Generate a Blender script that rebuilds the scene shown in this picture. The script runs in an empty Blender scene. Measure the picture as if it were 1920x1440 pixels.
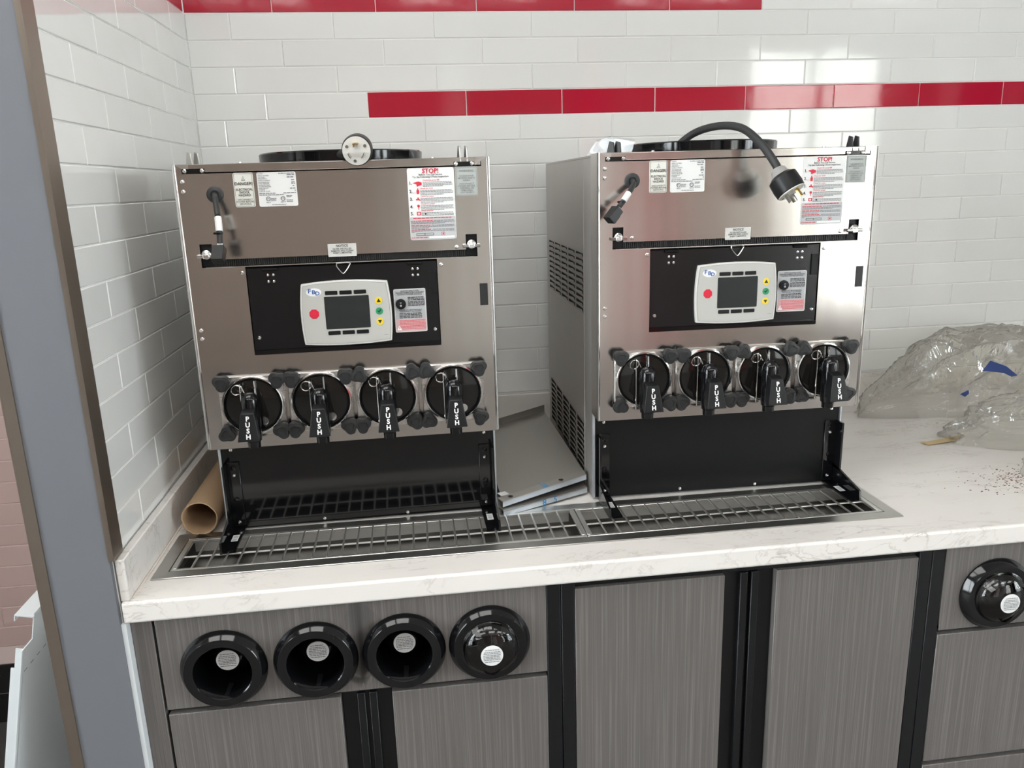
import bpy, bmesh, math, random
from mathutils import Vector, Matrix, noise

random.seed(7)
S = bpy.context.scene
C = S.collection
PI = math.pi
ZC = 0.90            # counter top height above the floor

# ------------------------------------------------------------------ camera
cam = bpy.data.cameras.new('camera')
cam.sensor_width = 36.0
cam.lens = 1485.0 / 1920.0 * 36.0
cam.clip_start = 0.02
cam_o = bpy.data.objects.new('camera', cam)
C.objects.link(cam_o)
cam_o.location = (0.5444, -2.2947, 0.6926 + ZC)
cam_o.rotation_euler = (1.3231, 0.0300, -0.1273)
S.camera = cam_o

# ------------------------------------------------------------------ world, daylight, exposure
W = bpy.data.worlds.new('overcast_sky')
S.world = W
W.use_nodes = True
bgn = W.node_tree.nodes['Background']
bgn.inputs[0].default_value = (0.91, 0.96, 1.0, 1)
bgn.inputs[1].default_value = 19.5
S.view_settings.view_transform = 'Standard'
S.view_settings.look = 'None'
S.view_settings.gamma = 1.0
S.view_settings.use_curve_mapping = False
S.view_settings.exposure = -0.03

def portal(name, loc, rot, sx, sy):
    l = bpy.data.lights.new(name, 'AREA')
    l.shape = 'RECTANGLE'; l.size = sx; l.size_y = sy
    l.cycles.is_portal = True
    o = bpy.data.objects.new(name, l); C.objects.link(o)
    o.location = loc; o.rotation_euler = rot
    return o

RX0, RX1, RY0, RY1, CEIL = -2.4, 6.6, -6.5, 0.0, 3.1
WIN_A = (4.30, 5.95, 0.25, 2.95)       # rear wall: x0,x1,z0,z1
WIN_B = (-6.2, -2.9, 0.10, 3.00)       # unseen right-wall window added for fill: y0,y1,z0,z1
portal('portal_rear', ((WIN_A[0]+WIN_A[1])/2, RY0-0.05, (WIN_A[2]+WIN_A[3])/2), (PI/2, 0, 0), WIN_A[1]-WIN_A[0], WIN_A[3]-WIN_A[2])
WIN_C = (-6.2, -1.8, 0.25, 2.95)       # unseen left-wall window added to brighten the left: y0,y1,z0,z1
portal('portal_left', (RX0-0.05, (WIN_C[0]+WIN_C[1])/2, (WIN_C[2]+WIN_C[3])/2), (PI/2, 0, -PI/2), WIN_C[1]-WIN_C[0], WIN_C[3]-WIN_C[2])
portal('portal_right', (RX1+0.05, (WIN_B[0]+WIN_B[1])/2, (WIN_B[2]+WIN_B[3])/2), (PI/2, 0, PI/2), WIN_B[1]-WIN_B[0], WIN_B[3]-WIN_B[2])

# ------------------------------------------------------------------ materials
MATS = {}
def mat(name, col, rough=0.5, metal=0.0, **kw):
    m = bpy.data.materials.new(name); m.use_nodes = True
    b = m.node_tree.nodes['Principled BSDF']
    b.inputs['Base Color'].default_value = (*col, 1)
    b.inputs['Roughness'].default_value = rough
    b.inputs['Metallic'].default_value = metal
    for k, v in kw.items():
        b.inputs[k.replace('_', ' ')].default_value = v
    MATS[name] = m
    return m
def nodes(m):
    return m.node_tree.nodes, m.node_tree.links, m.node_tree.nodes['Principled BSDF']
def coords(m, scale, kind='Object', rot=(0, 0, 0)):
    n, l, b = nodes(m)
    t = n.new('ShaderNodeTexCoord'); mp = n.new('ShaderNodeMapping')
    mp.inputs['Scale'].default_value = scale; mp.inputs['Rotation'].default_value = rot
    l.new(t.outputs[kind], mp.inputs[0]); return mp.outputs[0]
def noise_n(m, vec, scale=5, detail=4, rough=0.5, dist=0.0):
    n, l, b = nodes(m)
    t = n.new('ShaderNodeTexNoise'); t.inputs['Scale'].default_value = scale
    t.inputs['Detail'].default_value = detail; t.inputs['Roughness'].default_value = rough
    t.inputs['Distortion'].default_value = dist
    l.new(vec, t.inputs['Vector']); return t.outputs['Fac']
def ramp(m, fac, stops):
    n, l, b = nodes(m)
    r = n.new('ShaderNodeValToRGB'); l.new(fac, r.inputs[0])
    e = r.color_ramp.elements
    while len(e) < len(stops): e.new(0.5)
    for i, (p, c) in enumerate(stops):
        e[i].position = p; e[i].color = (*c, 1) if len(c) == 3 else c
    return r.outputs[0]
def bump(m, h, strength, dist=0.01):
    n, l, b = nodes(m)
    bp = n.new('ShaderNodeBump'); bp.inputs['Strength'].default_value = strength
    bp.inputs['Distance'].default_value = dist
    l.new(h, bp.inputs['Height']); l.new(bp.outputs[0], b.inputs['Normal'])

# stainless, horizontally brushed (UV tangent runs along x)
def steel(name, col, rough, aniso=0.6):
    m = mat(name, col, rough, 1.0, Anisotropic=aniso)
    n, l, b = nodes(m)
    v = coords(m, (2.0, 2.0, 420))
    f = noise_n(m, v, 4.0, 2, 0.6)
    mr = n.new('ShaderNodeMapRange'); mr.inputs['To Min'].default_value = rough-0.03; mr.inputs['To Max'].default_value = rough+0.03
    l.new(f, mr.inputs[0]); 
    v2 = coords(m, (3.0, 3.0, 3.0)); g = noise_n(m, v2, 2.2, 4, 0.55)
    ad = n.new('ShaderNodeMath'); ad.operation = 'MULTIPLY_ADD'; ad.inputs[1].default_value = 0.04
    l.new(g, ad.inputs[0]); l.new(mr.outputs[0], ad.inputs[2]); l.new(ad.outputs[0], b.inputs['Roughness'])
    c = ramp(m, f, [(0.3, tuple(x*0.975 for x in col)), (0.7, tuple(min(1, x*1.02) for x in col))])
    l.new(c, b.inputs['Base Color'])
    v3 = coords(m, (9.0, 9.0, 0.7)); h3 = noise_n(m, v3, 1.0, 2, 0.45); bump(m, h3, 0.10, 0.012)
    t = n.new('ShaderNodeTangent'); t.direction_type = 'UV_MAP'; t.uv_map = 'UVMap'
    l.new(t.outputs[0], b.inputs['Tangent'])
    return m
steel('steel', (0.60, 0.57, 0.54), 0.15, 0.5)
steel('steel_side', (0.60, 0.58, 0.56), 0.46, 0.3)
steel('steel_plate', (0.70, 0.68, 0.66), 0.26, 0.3)
mat('steel_plain', (0.55, 0.54, 0.52), 0.26, 1.0)
mat('steel_sheet', (0.54, 0.525, 0.49), 0.44, 0.95)
mat('tray_steel', (0.56, 0.55, 0.52), 0.30, 1.0)
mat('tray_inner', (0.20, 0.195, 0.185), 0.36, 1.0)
mat('grate_steel', (0.74, 0.73, 0.70), 0.40, 1.0)
mat('chrome', (0.85, 0.85, 0.85), 0.09, 1.0)
mat('galvanized', (0.62, 0.67, 0.72), 0.42, 0.85)
mat('black_gloss', (0.004, 0.0042, 0.005), 0.09)
mat('black_paint', (0.005, 0.0055, 0.0065), 0.22)
mat('black_splash', (0.005, 0.0055, 0.006), 0.38, 0.0, Specular_IOR_Level=0.28)
mat('black_satin', (0.0055, 0.0060, 0.0070), 0.40, 0.0, Specular_IOR_Level=0.35)
mat('black_knob', (0.018, 0.019, 0.020), 0.45)
mat('black_dark', (0.004, 0.004, 0.004), 0.7)
mat('lens_dark', (0.010, 0.009, 0.008), 0.06)
mat('rubber', (0.022, 0.023, 0.024), 0.55)
mat('white_label', (0.78, 0.79, 0.78), 0.4)
mat('cream_label', (0.74, 0.74, 0.68), 0.4)
mat('silver_label', (0.42, 0.45, 0.43), 0.42)
mat('silver_label_light', (0.60, 0.60, 0.57), 0.42)
mat('grey_label', (0.50, 0.51, 0.52), 0.4)
mat('switch_label', (0.40, 0.41, 0.42), 0.35)
mat('print_black', (0.02, 0.02, 0.02), 0.5)
mat('print_grey', (0.19, 0.19, 0.20), 0.5)
mat('print_red', (0.62, 0.03, 0.06), 0.5)
mat('print_pink', (0.56, 0.36, 0.36), 0.5)
mat('print_blue', (0.03, 0.10, 0.35), 0.4)
mat('white_print', (0.85, 0.85, 0.85), 0.5)
mat('bezel', (0.47, 0.47, 0.44), 0.38)
mat('bezel_rim', (0.62, 0.62, 0.59), 0.38)
mat('screen', (0.022, 0.026, 0.027), 0.22)
mat('red_button', (0.65, 0.02, 0.05), 0.35)
mat('green_button', (0.03, 0.30, 0.13), 0.35)
mat('yellow_button', (0.80, 0.60, 0.03), 0.35)
mat('brass', (0.55, 0.36, 0.13), 0.3, 1.0)
mat('plug_white', (0.66, 0.65, 0.61), 0.35)
mat('plug_grey', (0.30, 0.29, 0.28), 0.4)
mat('cardboard', (0.40, 0.27, 0.16), 0.85)
mat('cardboard_inside', (0.36, 0.25, 0.15), 0.9)
mat('bronze_trim', (0.30, 0.25, 0.21), 0.34, 0.9)
mat('grey_paint', (0.150, 0.158, 0.175), 0.42)
mat('white_plaster', (0.72, 0.71, 0.68), 0.7)
mat('ceiling_white', (0.75, 0.74, 0.72), 0.8)
mat('taupe_wall', (0.235, 0.18, 0.15), 0.7)
mat('red_paint', (0.55, 0.03, 0.04), 0.4)
mat('light_floor', (0.17, 0.157, 0.145), 0.45)
mat('dark_floor', (0.06, 0.058, 0.056), 0.35)
mat('added_wall_render', (0.78, 0.76, 0.70), 0.9)
mat('concrete', (0.45, 0.44, 0.42), 0.9)
mat('grout', (0.82, 0.82, 0.80), 0.8)
mat('grout_pink_shade', (0.66, 0.53, 0.50), 0.8)  # pink-tinted shade put into the grout colour
mat('frame_dark', (0.03, 0.03, 0.032), 0.4)
mat('white_sheet', (0.70, 0.74, 0.76), 0.38)
mat('blue_paper', (0.02, 0.045, 0.17), 0.5)
mat('wood_strip', (0.55, 0.42, 0.22), 0.6)
mat('debris', (0.20, 0.11, 0.08), 0.9)
mat('marker_blue', (0.02, 0.25, 0.55), 0.5)
mat('caulk', (0.68, 0.62, 0.55), 0.5)

def tile_mat(name, col, rough=0.07):
    m = mat(name, col, rough, 0.0, Coat_Weight=0.6, Coat_Roughness=0.04)
    n, l, b = nodes(m)
    v = coords(m, (1, 1, 1)); f = noise_n(m, v, 9.0, 2, 0.4)
    bump(m, f, 0.05, 0.02)
    oi = n.new('ShaderNodeObjectInfo'); hs = n.new('ShaderNodeHueSaturation')
    mr = n.new('ShaderNodeMapRange'); mr.inputs['To Min'].default_value = 0.975; mr.inputs['To Max'].default_value = 1.02
    l.new(oi.outputs['Random'], mr.inputs[0]); l.new(mr.outputs[0], hs.inputs['Value'])
    hs.inputs['Color'].default_value = (*col, 1); l.new(hs.outputs[0], b.inputs['Base Color'])
    return m
tile_mat('tile_white', (0.78, 0.785, 0.765))
tile_mat('tile_red', (0.44, 0.010, 0.034))
tile_mat('tile_pink_shade', (0.56, 0.41, 0.38), 0.15)  # pinkish shade on white tile put into the colour
tile_mat('tile_black', (0.012, 0.012, 0.012), 0.25)

# white marble look laminate
def marble():
    m = mat('marble', (0.70, 0.67, 0.63), 0.24)
    n, l, b = nodes(m)
    v = coords(m, (1.0, 2.6, 1.6), 'Object', (0, 0, 0.35))
    f1 = noise_n(m, v, 6.0, 8, 0.62, 1.6)
    c1 = ramp(m, f1, [(0.0, (0.73, 0.70, 0.665)), (0.485, (0.72, 0.69, 0.655)), (0.505, (0.47, 0.44, 0.41)), (0.525, (0.71, 0.68, 0.645)), (1.0, (0.75, 0.72, 0.685))])
    v2 = coords(m, (2.0, 5.0, 3.0), 'Object', (0, 0, 0.5))
    f2 = noise_n(m, v2, 3.0, 3, 0.5, 0.4)
    mk = ramp(m, f2, [(0.46, (0, 0, 0)), (0.68, (1, 1, 1))])
    mx = n.new('ShaderNodeMixRGB'); mx.inputs[1].default_value = (0.735, 0.705, 0.67, 1)
    l.new(mk, mx.inputs[0]); l.new(c1, mx.inputs[2]); l.new(mx.outputs[0], b.inputs['Base Color'])
marble()

# grey laminate with fine vertical grain
def laminate():
    m = mat('laminate', (0.15, 0.14, 0.135), 0.38)
    n, l, b = nodes(m)
    v = coords(m, (620, 620, 3.2)); f = noise_n(m, v, 1.0, 3, 0.65)
    v2 = coords(m, (170, 170, 1.5)); g = noise_n(m, v2, 1.0, 2, 0.5)
    mx = n.new('ShaderNodeMath'); mx.operation = 'MULTIPLY_ADD'; mx.inputs[1].default_value = 0.6
    l.new(g, mx.inputs[0]); l.new(f, mx.inputs[2])
    c = ramp(m, mx.outputs[0], [(0.50, (0.100, 0.092, 0.086)), (0.80, (0.124, 0.114, 0.107)), (1.0, (0.185, 0.172, 0.162))])
    l.new(c, b.inputs['Base Color'])
laminate()

def film(name, col, alpha, rough):
    """thin milky film: part clear, part scattering, with a glossy skin"""
    m = mat(name, col, 0.6, 0.0)
    n, l, b = nodes(m)
    tr = n.new('ShaderNodeBsdfTransparent'); tr.inputs[0].default_value = (0.97, 0.965, 0.95, 1)
    tl = n.new('ShaderNodeBsdfTranslucent'); tl.inputs[0].default_value = (*col, 1)
    m1 = n.new('ShaderNodeMixShader'); m1.inputs[0].default_value = 0.5
    l.new(b.outputs[0], m1.inputs[1]); l.new(tl.outputs[0], m1.inputs[2])
    m2 = n.new('ShaderNodeMixShader'); m2.inputs[0].default_value = alpha
    l.new(tr.outputs[0], m2.inputs[1]); l.new(m1.outputs[0], m2.inputs[2])
    v = coords(m, (1, 1, 1)); w1 = noise_n(m, v, 8.0, 3, 0.5, 2.2)
    bp = n.new('ShaderNodeBump'); bp.inputs['Strength'].default_value = 0.30; bp.inputs['Distance'].default_value = 0.03
    l.new(w1, bp.inputs['Height'])
    gl = n.new('ShaderNodeBsdfGlossy'); gl.inputs['Roughness'].default_value = rough; l.new(bp.outputs[0], gl.inputs['Normal'])
    fr = n.new('ShaderNodeFresnel'); fr.inputs[0].default_value = 1.5; l.new(bp.outputs[0], fr.inputs['Normal'])
    mx = n.new('ShaderNodeMath'); mx.operation = 'MULTIPLY'; mx.inputs[1].default_value = 0.95; mx.use_clamp = True
    l.new(fr.outputs[0], mx.inputs[0])
    m3 = n.new('ShaderNodeMixShader'); l.new(mx.outputs[0], m3.inputs[0]); l.new(m2.outputs[0], m3.inputs[1]); l.new(gl.outputs[0], m3.inputs[2])
    l.new(m3.outputs[0], n['Material Output'].inputs[0])
    return m
film('bag_film', (0.95, 0.92, 0.83), 0.22, 0.09)
film('bag_film_dense', (0.82, 0.80, 0.74), 0.72, 0.25)
def clear(name):
    m = mat(name, (0.9, 0.9, 0.9), 0.04)
    n, l, b = nodes(m)
    tr = n.new('ShaderNodeBsdfTransparent'); tr.inputs[0].default_value = (0.86, 0.87, 0.87, 1)
    gl = n.new('ShaderNodeBsdfGlossy'); gl.inputs['Roughness'].default_value = 0.04
    fr = n.new('ShaderNodeFresnel'); fr.inputs[0].default_value = 1.6
    m2 = n.new('ShaderNodeMixShader'); l.new(fr.outputs[0], m2.inputs[0])
    l.new(tr.outputs[0], m2.inputs[1]); l.new(gl.outputs[0], m2.inputs[2])
    l.new(m2.outputs[0], n['Material Output'].inputs[0])
clear('clear_plastic'); clear('pane_glass')

# ------------------------------------------------------------------ mesh helpers
class MB:
    def __init__(s): s.v = []; s.f = []
    def box(s, a, b):
        i = len(s.v); x0, y0, z0 = a; x1, y1, z1 = b
        s.v += [(x0,y0,z0),(x1,y0,z0),(x1,y1,z0),(x0,y1,z0),(x0,y0,z1),(x1,y0,z1),(x1,y1,z1),(x0,y1,z1)]
        s.f += [[i+k for k in q] for q in ((0,3,2,1),(4,5,6,7),(0,1,5,4),(1,2,6,5),(2,3,7,6),(3,0,4,7))]
        return s
    def hexa(s, p):                       # 8 points: bottom ring then top ring
        i = len(s.v); s.v += [tuple(q) for q in p]
        s.f += [[i+k for k in q] for q in ((0,3,2,1),(4,5,6,7),(0,1,5,4),(1,2,6,5),(2,3,7,6),(3,0,4,7))]
        return s
    def lathe(s, prof, seg=32, axis='y', c=(0,0,0), close=True):   # prof: (r, t) along the axis
        i = len(s.v); n = len(prof)
        for r, t in prof:
            for k in range(seg):
                a = 2*PI*k/seg; p, q = r*math.cos(a), r*math.sin(a)
                w = {'y': (p, t, q), 'z': (p, q, t), 'x': (t, p, q)}[axis]
                s.v.append((c[0]+w[0], c[1]+w[1], c[2]+w[2]))
        for j in range(n-1):
            for k in range(seg):
                k2 = (k+1) % seg
                s.f.append([i+j*seg+k, i+j*seg+k2, i+(j+1)*seg+k2, i+(j+1)*seg+k])
        if close:
            if prof[0][0] > 1e-6: s.f.append([i+k for k in range(seg)][::-1])
            if prof[-1][0] > 1e-6: s.f.append([i+(n-1)*seg+k for k in range(seg)])
        return s
    def prism(s, pts, y0, y1):            # outline in x,z extruded in y
        i = len(s.v); n = len(pts)
        s.v += [(x, y0, z) for x, z in pts] + [(x, y1, z) for x, z in pts]
        s.f.append([i+k for k in range(n)]); s.f.append([i+n+k for k in range(n)][::-1])
        for k in range(n):
            k2 = (k+1) % n; s.f.append([i+k2, i+k, i+n+k, i+n+k2])
        return s
    def tube(s, pts, r, seg=10, caps=True):
        pts = [Vector(p) for p in pts]; i = len(s.v); n = len(pts)
        rs = r if isinstance(r, (list, tuple)) else [r]*n
        up = None
        for j, p in enumerate(pts):
            d = (pts[min(j+1, n-1)] - pts[max(j-1, 0)]).normalized()
            if up is None:
                up = d.orthogonal().normalized()
            up = (up - d*up.dot(d)).normalized(); w = d.cross(up)
            for k in range(seg):
                a = 2*PI*k/seg; s.v.append(tuple(p + (up*math.cos(a) + w*math.sin(a))*rs[j]))
        for j in range(n-1):
            for k in range(seg):
                k2 = (k+1) % seg
                s.f.append([i+j*seg+k, i+j*seg+k2, i+(j+1)*seg+k2, i+(j+1)*seg+k])
        if caps:
            s.f.append([i+k for k in range(seg)][::-1]); s.f.append([i+(n-1)*seg+k for k in range(seg)])
        return s
    def torus(s, c, R, r, axis='y', seg=28, rs=8):
        i = len(s.v)
        for k in range(seg):
            a = 2*PI*k/seg
            for j in range(rs):
                b = 2*PI*j/rs; q = R + r*math.cos(b); t = r*math.sin(b)
                w = {'y': (q*math.cos(a), t, q*math.sin(a)), 'z': (q*math.cos(a), q*math.sin(a), t), 'x': (t, q*math.cos(a), q*math.sin(a))}[axis]
                s.v.append((c[0]+w[0], c[1]+w[1], c[2]+w[2]))
        for k in range(seg):
            for j in range(rs):
                k2, j2 = (k+1) % seg, (j+1) % rs
                s.f.append([i+k*rs+j, i+k2*rs+j, i+k2*rs+j2, i+k*rs+j2])
        return s
    def plate(s, us, ws, holes, t0, t1, plane='xz'):
        """grid plate with rectangular holes; us/ws sorted breaks, thickness t0..t1"""
        def P(u, w, t): return {'xz': (u, t, w), 'xy': (u, w, t), 'yz': (t, u, w)}[plane]
        us = sorted(set(us + [h[0] for h in holes] + [h[1] for h in holes])); ws = sorted(set(ws + [h[2] for h in holes] + [h[3] for h in holes]))
        def solid(a, b):
            if a < 0 or b < 0 or a >= len(us)-1 or b >= len(ws)-1: return False
            u, w = (us[a]+us[a+1])/2, (ws[b]+ws[b+1])/2
            return not any(h[0] < u < h[1] and h[2] < w < h[3] for h in holes)
        for a in range(len(us)-1):
            for b in range(len(ws)-1):
                if not solid(a, b): continue
                u0, u1, w0, w1 = us[a], us[a+1], ws[b], ws[b+1]
                def q(*p):
                    i = len(s.v); s.v.extend(p); s.f.append([i, i+1, i+2, i+3])
                q(P(u0,w0,t0),P(u1,w0,t0),P(u1,w1,t0),P(u0,w1,t0)); q(P(u0,w0,t1),P(u0,w1,t1),P(u1,w1,t1),P(u1,w0,t1))
                if not solid(a-1, b): q(P(u0,w0,t0),P(u0,w1,t0),P(u0,w1,t1),P(u0,w0,t1))
                if not solid(a+1, b): q(P(u1,w0,t0),P(u1,w0,t1),P(u1,w1,t1),P(u1,w1,t0))
                if not solid(a, b-1): q(P(u0,w0,t0),P(u0,w0,t1),P(u1,w0,t1),P(u1,w0,t0))
                if not solid(a, b+1): q(P(u0,w1,t0),P(u1,w1,t0),P(u1,w1,t1),P(u0,w1,t1))
        return s
    def mesh(s, name, m, fix=True):
        me = bpy.data.meshes.new(name)
        me.from_pydata(s.v, [], s.f)
        bm = bmesh.new(); bm.from_mesh(me)
        bmesh.ops.remove_doubles(bm, verts=bm.verts, dist=1e-6)
        if fix: bmesh.ops.recalc_face_normals(bm, faces=bm.faces)
        uv = bm.loops.layers.uv.new('UVMap')
        for f in bm.faces:
            nrm = f.normal
            for lp in f.loops:
                co = lp.vert.co
                lp[uv].uv = (co.y, co.z) if abs(nrm.x) > 0.7 else ((co.x, co.y) if abs(nrm.z) > 0.7 else (co.x, co.z))
        bm.to_mesh(me); bm.free()
        me.polygons.foreach_set('use_smooth', [True]*len(me.polygons))
        me.set_sharp_from_angle(angle=0.6)
        me.materials.append(MATS[m])
        return me
    def build(s, name, m, parent=None, bev=0, seg=2, loc=None, rot=None, fix=True):
        return put(name, s.mesh(name, m, fix), parent, bev, seg, loc, rot)

def put(name, me, parent=None, bev=0, seg=2, loc=None, rot=None):
    o = bpy.data.objects.new(name, me); C.objects.link(o)
    if parent is not None: o.parent = parent
    if loc: o.location = loc
    if rot: o.rotation_euler = rot
    if bev:
        b = o.modifiers.new('edge', 'BEVEL'); b.width = bev; b.segments = seg; b.limit_method = 'ANGLE'
    return o
def box(name, m, a, b, parent=None, bev=0, seg=2):
    """box object with its origin at its own centre so that parents and pieces stay tidy"""
    return MB().box(a, b).build(name, m, parent, bev, seg)
def tag(o, label=None, cat=None, group=None, kind=None):
    if label: o['label'] = label
    if cat: o['category'] = cat
    if group: o['group'] = group
    if kind: o['kind'] = kind
    return o
def thing(name, label, cat, loc=(0, 0, 0), rot=(0, 0, 0), group=None):
    o = bpy.data.objects.new(name, None); C.objects.link(o)
    o.location = loc; o.rotation_euler = rot; o.empty_display_size = 0.05
    return tag(o, label, cat, group)
def copy_tree(o, parent=None):
    c = o.copy(); C.objects.link(c); c.parent = parent
    for ch in list(o.children): copy_tree(ch, c)
    return c
def rrect(x0, x1, z0, z1, r, n=4):
    pts = []
    for cx, cz, a0 in ((x1-r, z1-r, 0), (x0+r, z1-r, PI/2), (x0+r, z0+r, PI), (x1-r, z0+r, 3*PI/2)):
        for k in range(n+1):
            a = a0 + PI/2*k/n; pts.append((cx+r*math.cos(a), cz+r*math.sin(a)))
    return pts
def circ(cx, cz, r, n=24, rz=None):
    return [(cx+r*math.cos(2*PI*k/n), cz+(rz or r)*math.sin(2*PI*k/n)) for k in range(n)]
def smooth_path(pts, n=8):
    P = [Vector(p) for p in pts]; P = [2*P[0]-P[1]] + P + [2*P[-1]-P[-2]]; out = []
    for i in range(1, len(P)-2):
        for k in range(n):
            t = k/n
            out.append(0.5*((2*P[i]) + (-P[i-1]+P[i+1])*t + (2*P[i-1]-5*P[i]+4*P[i+1]-P[i+2])*t*t + (-P[i-1]+3*P[i]-3*P[i+1]+P[i+2])*t**3))
    out.append(P[-2]); return [tuple(p) for p in out]

def text(name, body, size, m, parent, x, z, y=-0.0016, align='CENTER', bold=0.0, line=1.0, sx=1.0, res=2, rot=None):
    cu = bpy.data.curves.new(name, 'FONT')
    cu.body = body; cu.size = size; cu.align_x = align; cu.align_y = 'CENTER'
    cu.resolution_u = res; cu.offset = bold*size; cu.space_line = line; cu.fill_mode = 'BOTH'
    tmp = bpy.data.objects.new('tmp', cu)
    me = bpy.data.meshes.new_from_object(tmp)
    bpy.data.objects.remove(tmp); bpy.data.curves.remove(cu)
    me.name = name; me.materials.clear(); me.materials.append(MATS[m])
    o = put(name, me, parent, loc=(x, y, z), rot=rot or (PI/2, 0, 0))
    if sx != 1.0: o.scale = (sx, 1, 1)
    return o
def fine_print(parent, m, rows, y=-0.0016, name='fine_print'):
    """rows: (x0, x1, z, height): word-like dashes for print too small to read"""
    b = MB()
    for x0, x1, z, h in rows:
        x = x0
        while x < x1 - h:
            w = min(random.uniform(1.5, 4.5)*h, x1-x)
            b.prism([(x, z-h*0.4), (x+w, z-h*0.4), (x+w, z+h*0.4), (x, z+h*0.4)], y, y+0.0002)
            x += w + h*0.55
    return b.build(name, m, parent)

# ------------------------------------------------------------------ the room
def struct(o): o['kind'] = 'structure'; return o
floor = struct(box('floor', 'light_floor', (RX0, RY0, -0.05), (RX1, 0.3, 0.0)))
struct(box('floor_passage', 'dark_floor', (RX0, -0.95, 0.0), (-0.125, 0.047, 0.002)))
struct(box('ceiling', 'ceiling_white', (RX0, RY0, CEIL), (RX1, 0.3, CEIL+0.1)))
w = MB().plate([RX0-0.15, RX1+0.15], [0, CEIL], [WIN_A], RY0-0.15, RY0); wall_rear = struct(w.build('wall_rear', 'taupe_wall'))
w = MB().plate([RY0, 0.2], [0, CEIL], [WIN_B], RX1, RX1+0.15, 'yz'); wall_right = struct(w.build('wall_right', 'white_plaster'))
struct(MB().plate([RY0, 0.3], [0, CEIL], [WIN_C], RX0-0.15, RX0, 'yz').build('wall_side_room', 'white_plaster'))
struct(box('ground_outside', 'concrete', (-12, -30, -0.30), (36, 12, -0.10)))
struct(box('added_neighbour_wall', 'added_wall_render', (-1.0, -19.5, -0.1), (16.0, -19.0, 7.0)))  # unseen facade added to dim the view through the rear window
def window(name, axis, a0, a1, z0, z1, d0, n):
    o = bpy.data.objects.new(name, None); C.objects.link(o); struct(o)
    def B(nm, m, p0, p1, q0, q1, t0, t1):
        if axis == 'x': return box(nm, m, (p0, t0, q0), (p1, t1, q1), o)
        return box(nm, m, (t0, p0, q0), (t1, p1, q1), o)
    f = 0.06
    B('frame_sill', 'frame_dark', a0, a1, z0, z0+f, d0, d0+0.08); B('frame_head', 'frame_dark', a0, a1, z1-f, z1, d0, d0+0.08)
    for k in range(n+1):
        c = a0 + (a1-a0-f)*k/n
        B('mullion', 'frame_dark', c, c+f, z0+f, z1-f, d0, d0+0.08)
    for k in range(n):
        c = a0 + (a1-a0-f)*k/n
        B('pane', 'pane_glass', c+f, c+(a1-a0-f)/n, z0+f, z1-f, d0+0.035, d0+0.04)
    return o
window('window_1', 'x', *WIN_A, RY0-0.12, 2)
window('added_window_3', 'y', *WIN_C, RX0-0.11, 4)
window('added_window_2', 'y', *WIN_B, RX1+0.03, 4)
struct(box('added_trim_3', 'red_paint', (2.44, RY0, 0), (2.66, RY0+0.12, CEIL)))  # unseen pilaster added for a red streak in the steel reflections
struct(box('added_trim_4', 'white_plaster', (0.95, RY0, 0), (1.25, RY0+0.10, CEIL)))  # unseen pale column added to streak the left machine's reflection
struct(box('added_door_1', 'white_plaster', (1.42, RY0, 0), (2.36, RY0+0.05, 2.3)))  # unseen white slab added to lighten the right machine's reflection

mat('fill_light_diffuser', (0.9, 0.9, 0.88), 0.6)  # invented ceiling panels, added for fill light from above
_b = MATS['fill_light_diffuser'].node_tree.nodes['Principled BSDF']
_b.inputs['Emission Color'].default_value = (1.0, 0.985, 0.96, 1); _b.inputs['Emission Strength'].default_value = 5.4
for (x, y), nm in zip([(-0.85, -1.75), (0.45, -1.70), (-0.75, -4.0), (1.1, -4.0), (2.9, -4.0), (4.7, -4.0)], ('above the passage side of the counter', 'above the corner machine', 'deep in the room by the left windows', 'deep in the room before the white door', 'deep in the room before the red pilaster', 'deep in the room by the rear window')):
    cl = thing('added_ceiling_light', 'flat added ceiling fill light panel ' + nm, 'added ceiling light', (x, y, CEIL-0.0405), group='added ceiling fill panels')
    MB().plate([-0.60, 0.60], [-0.60, 0.60], [(-0.57, 0.57, -0.57, 0.57)], 0.0, 0.04, 'xy').build('frame', 'white_label', cl)
    box('diffuser', 'fill_light_diffuser', (-0.569, -0.569, 0.006), (0.569, 0.569, 0.012), cl)
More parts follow.
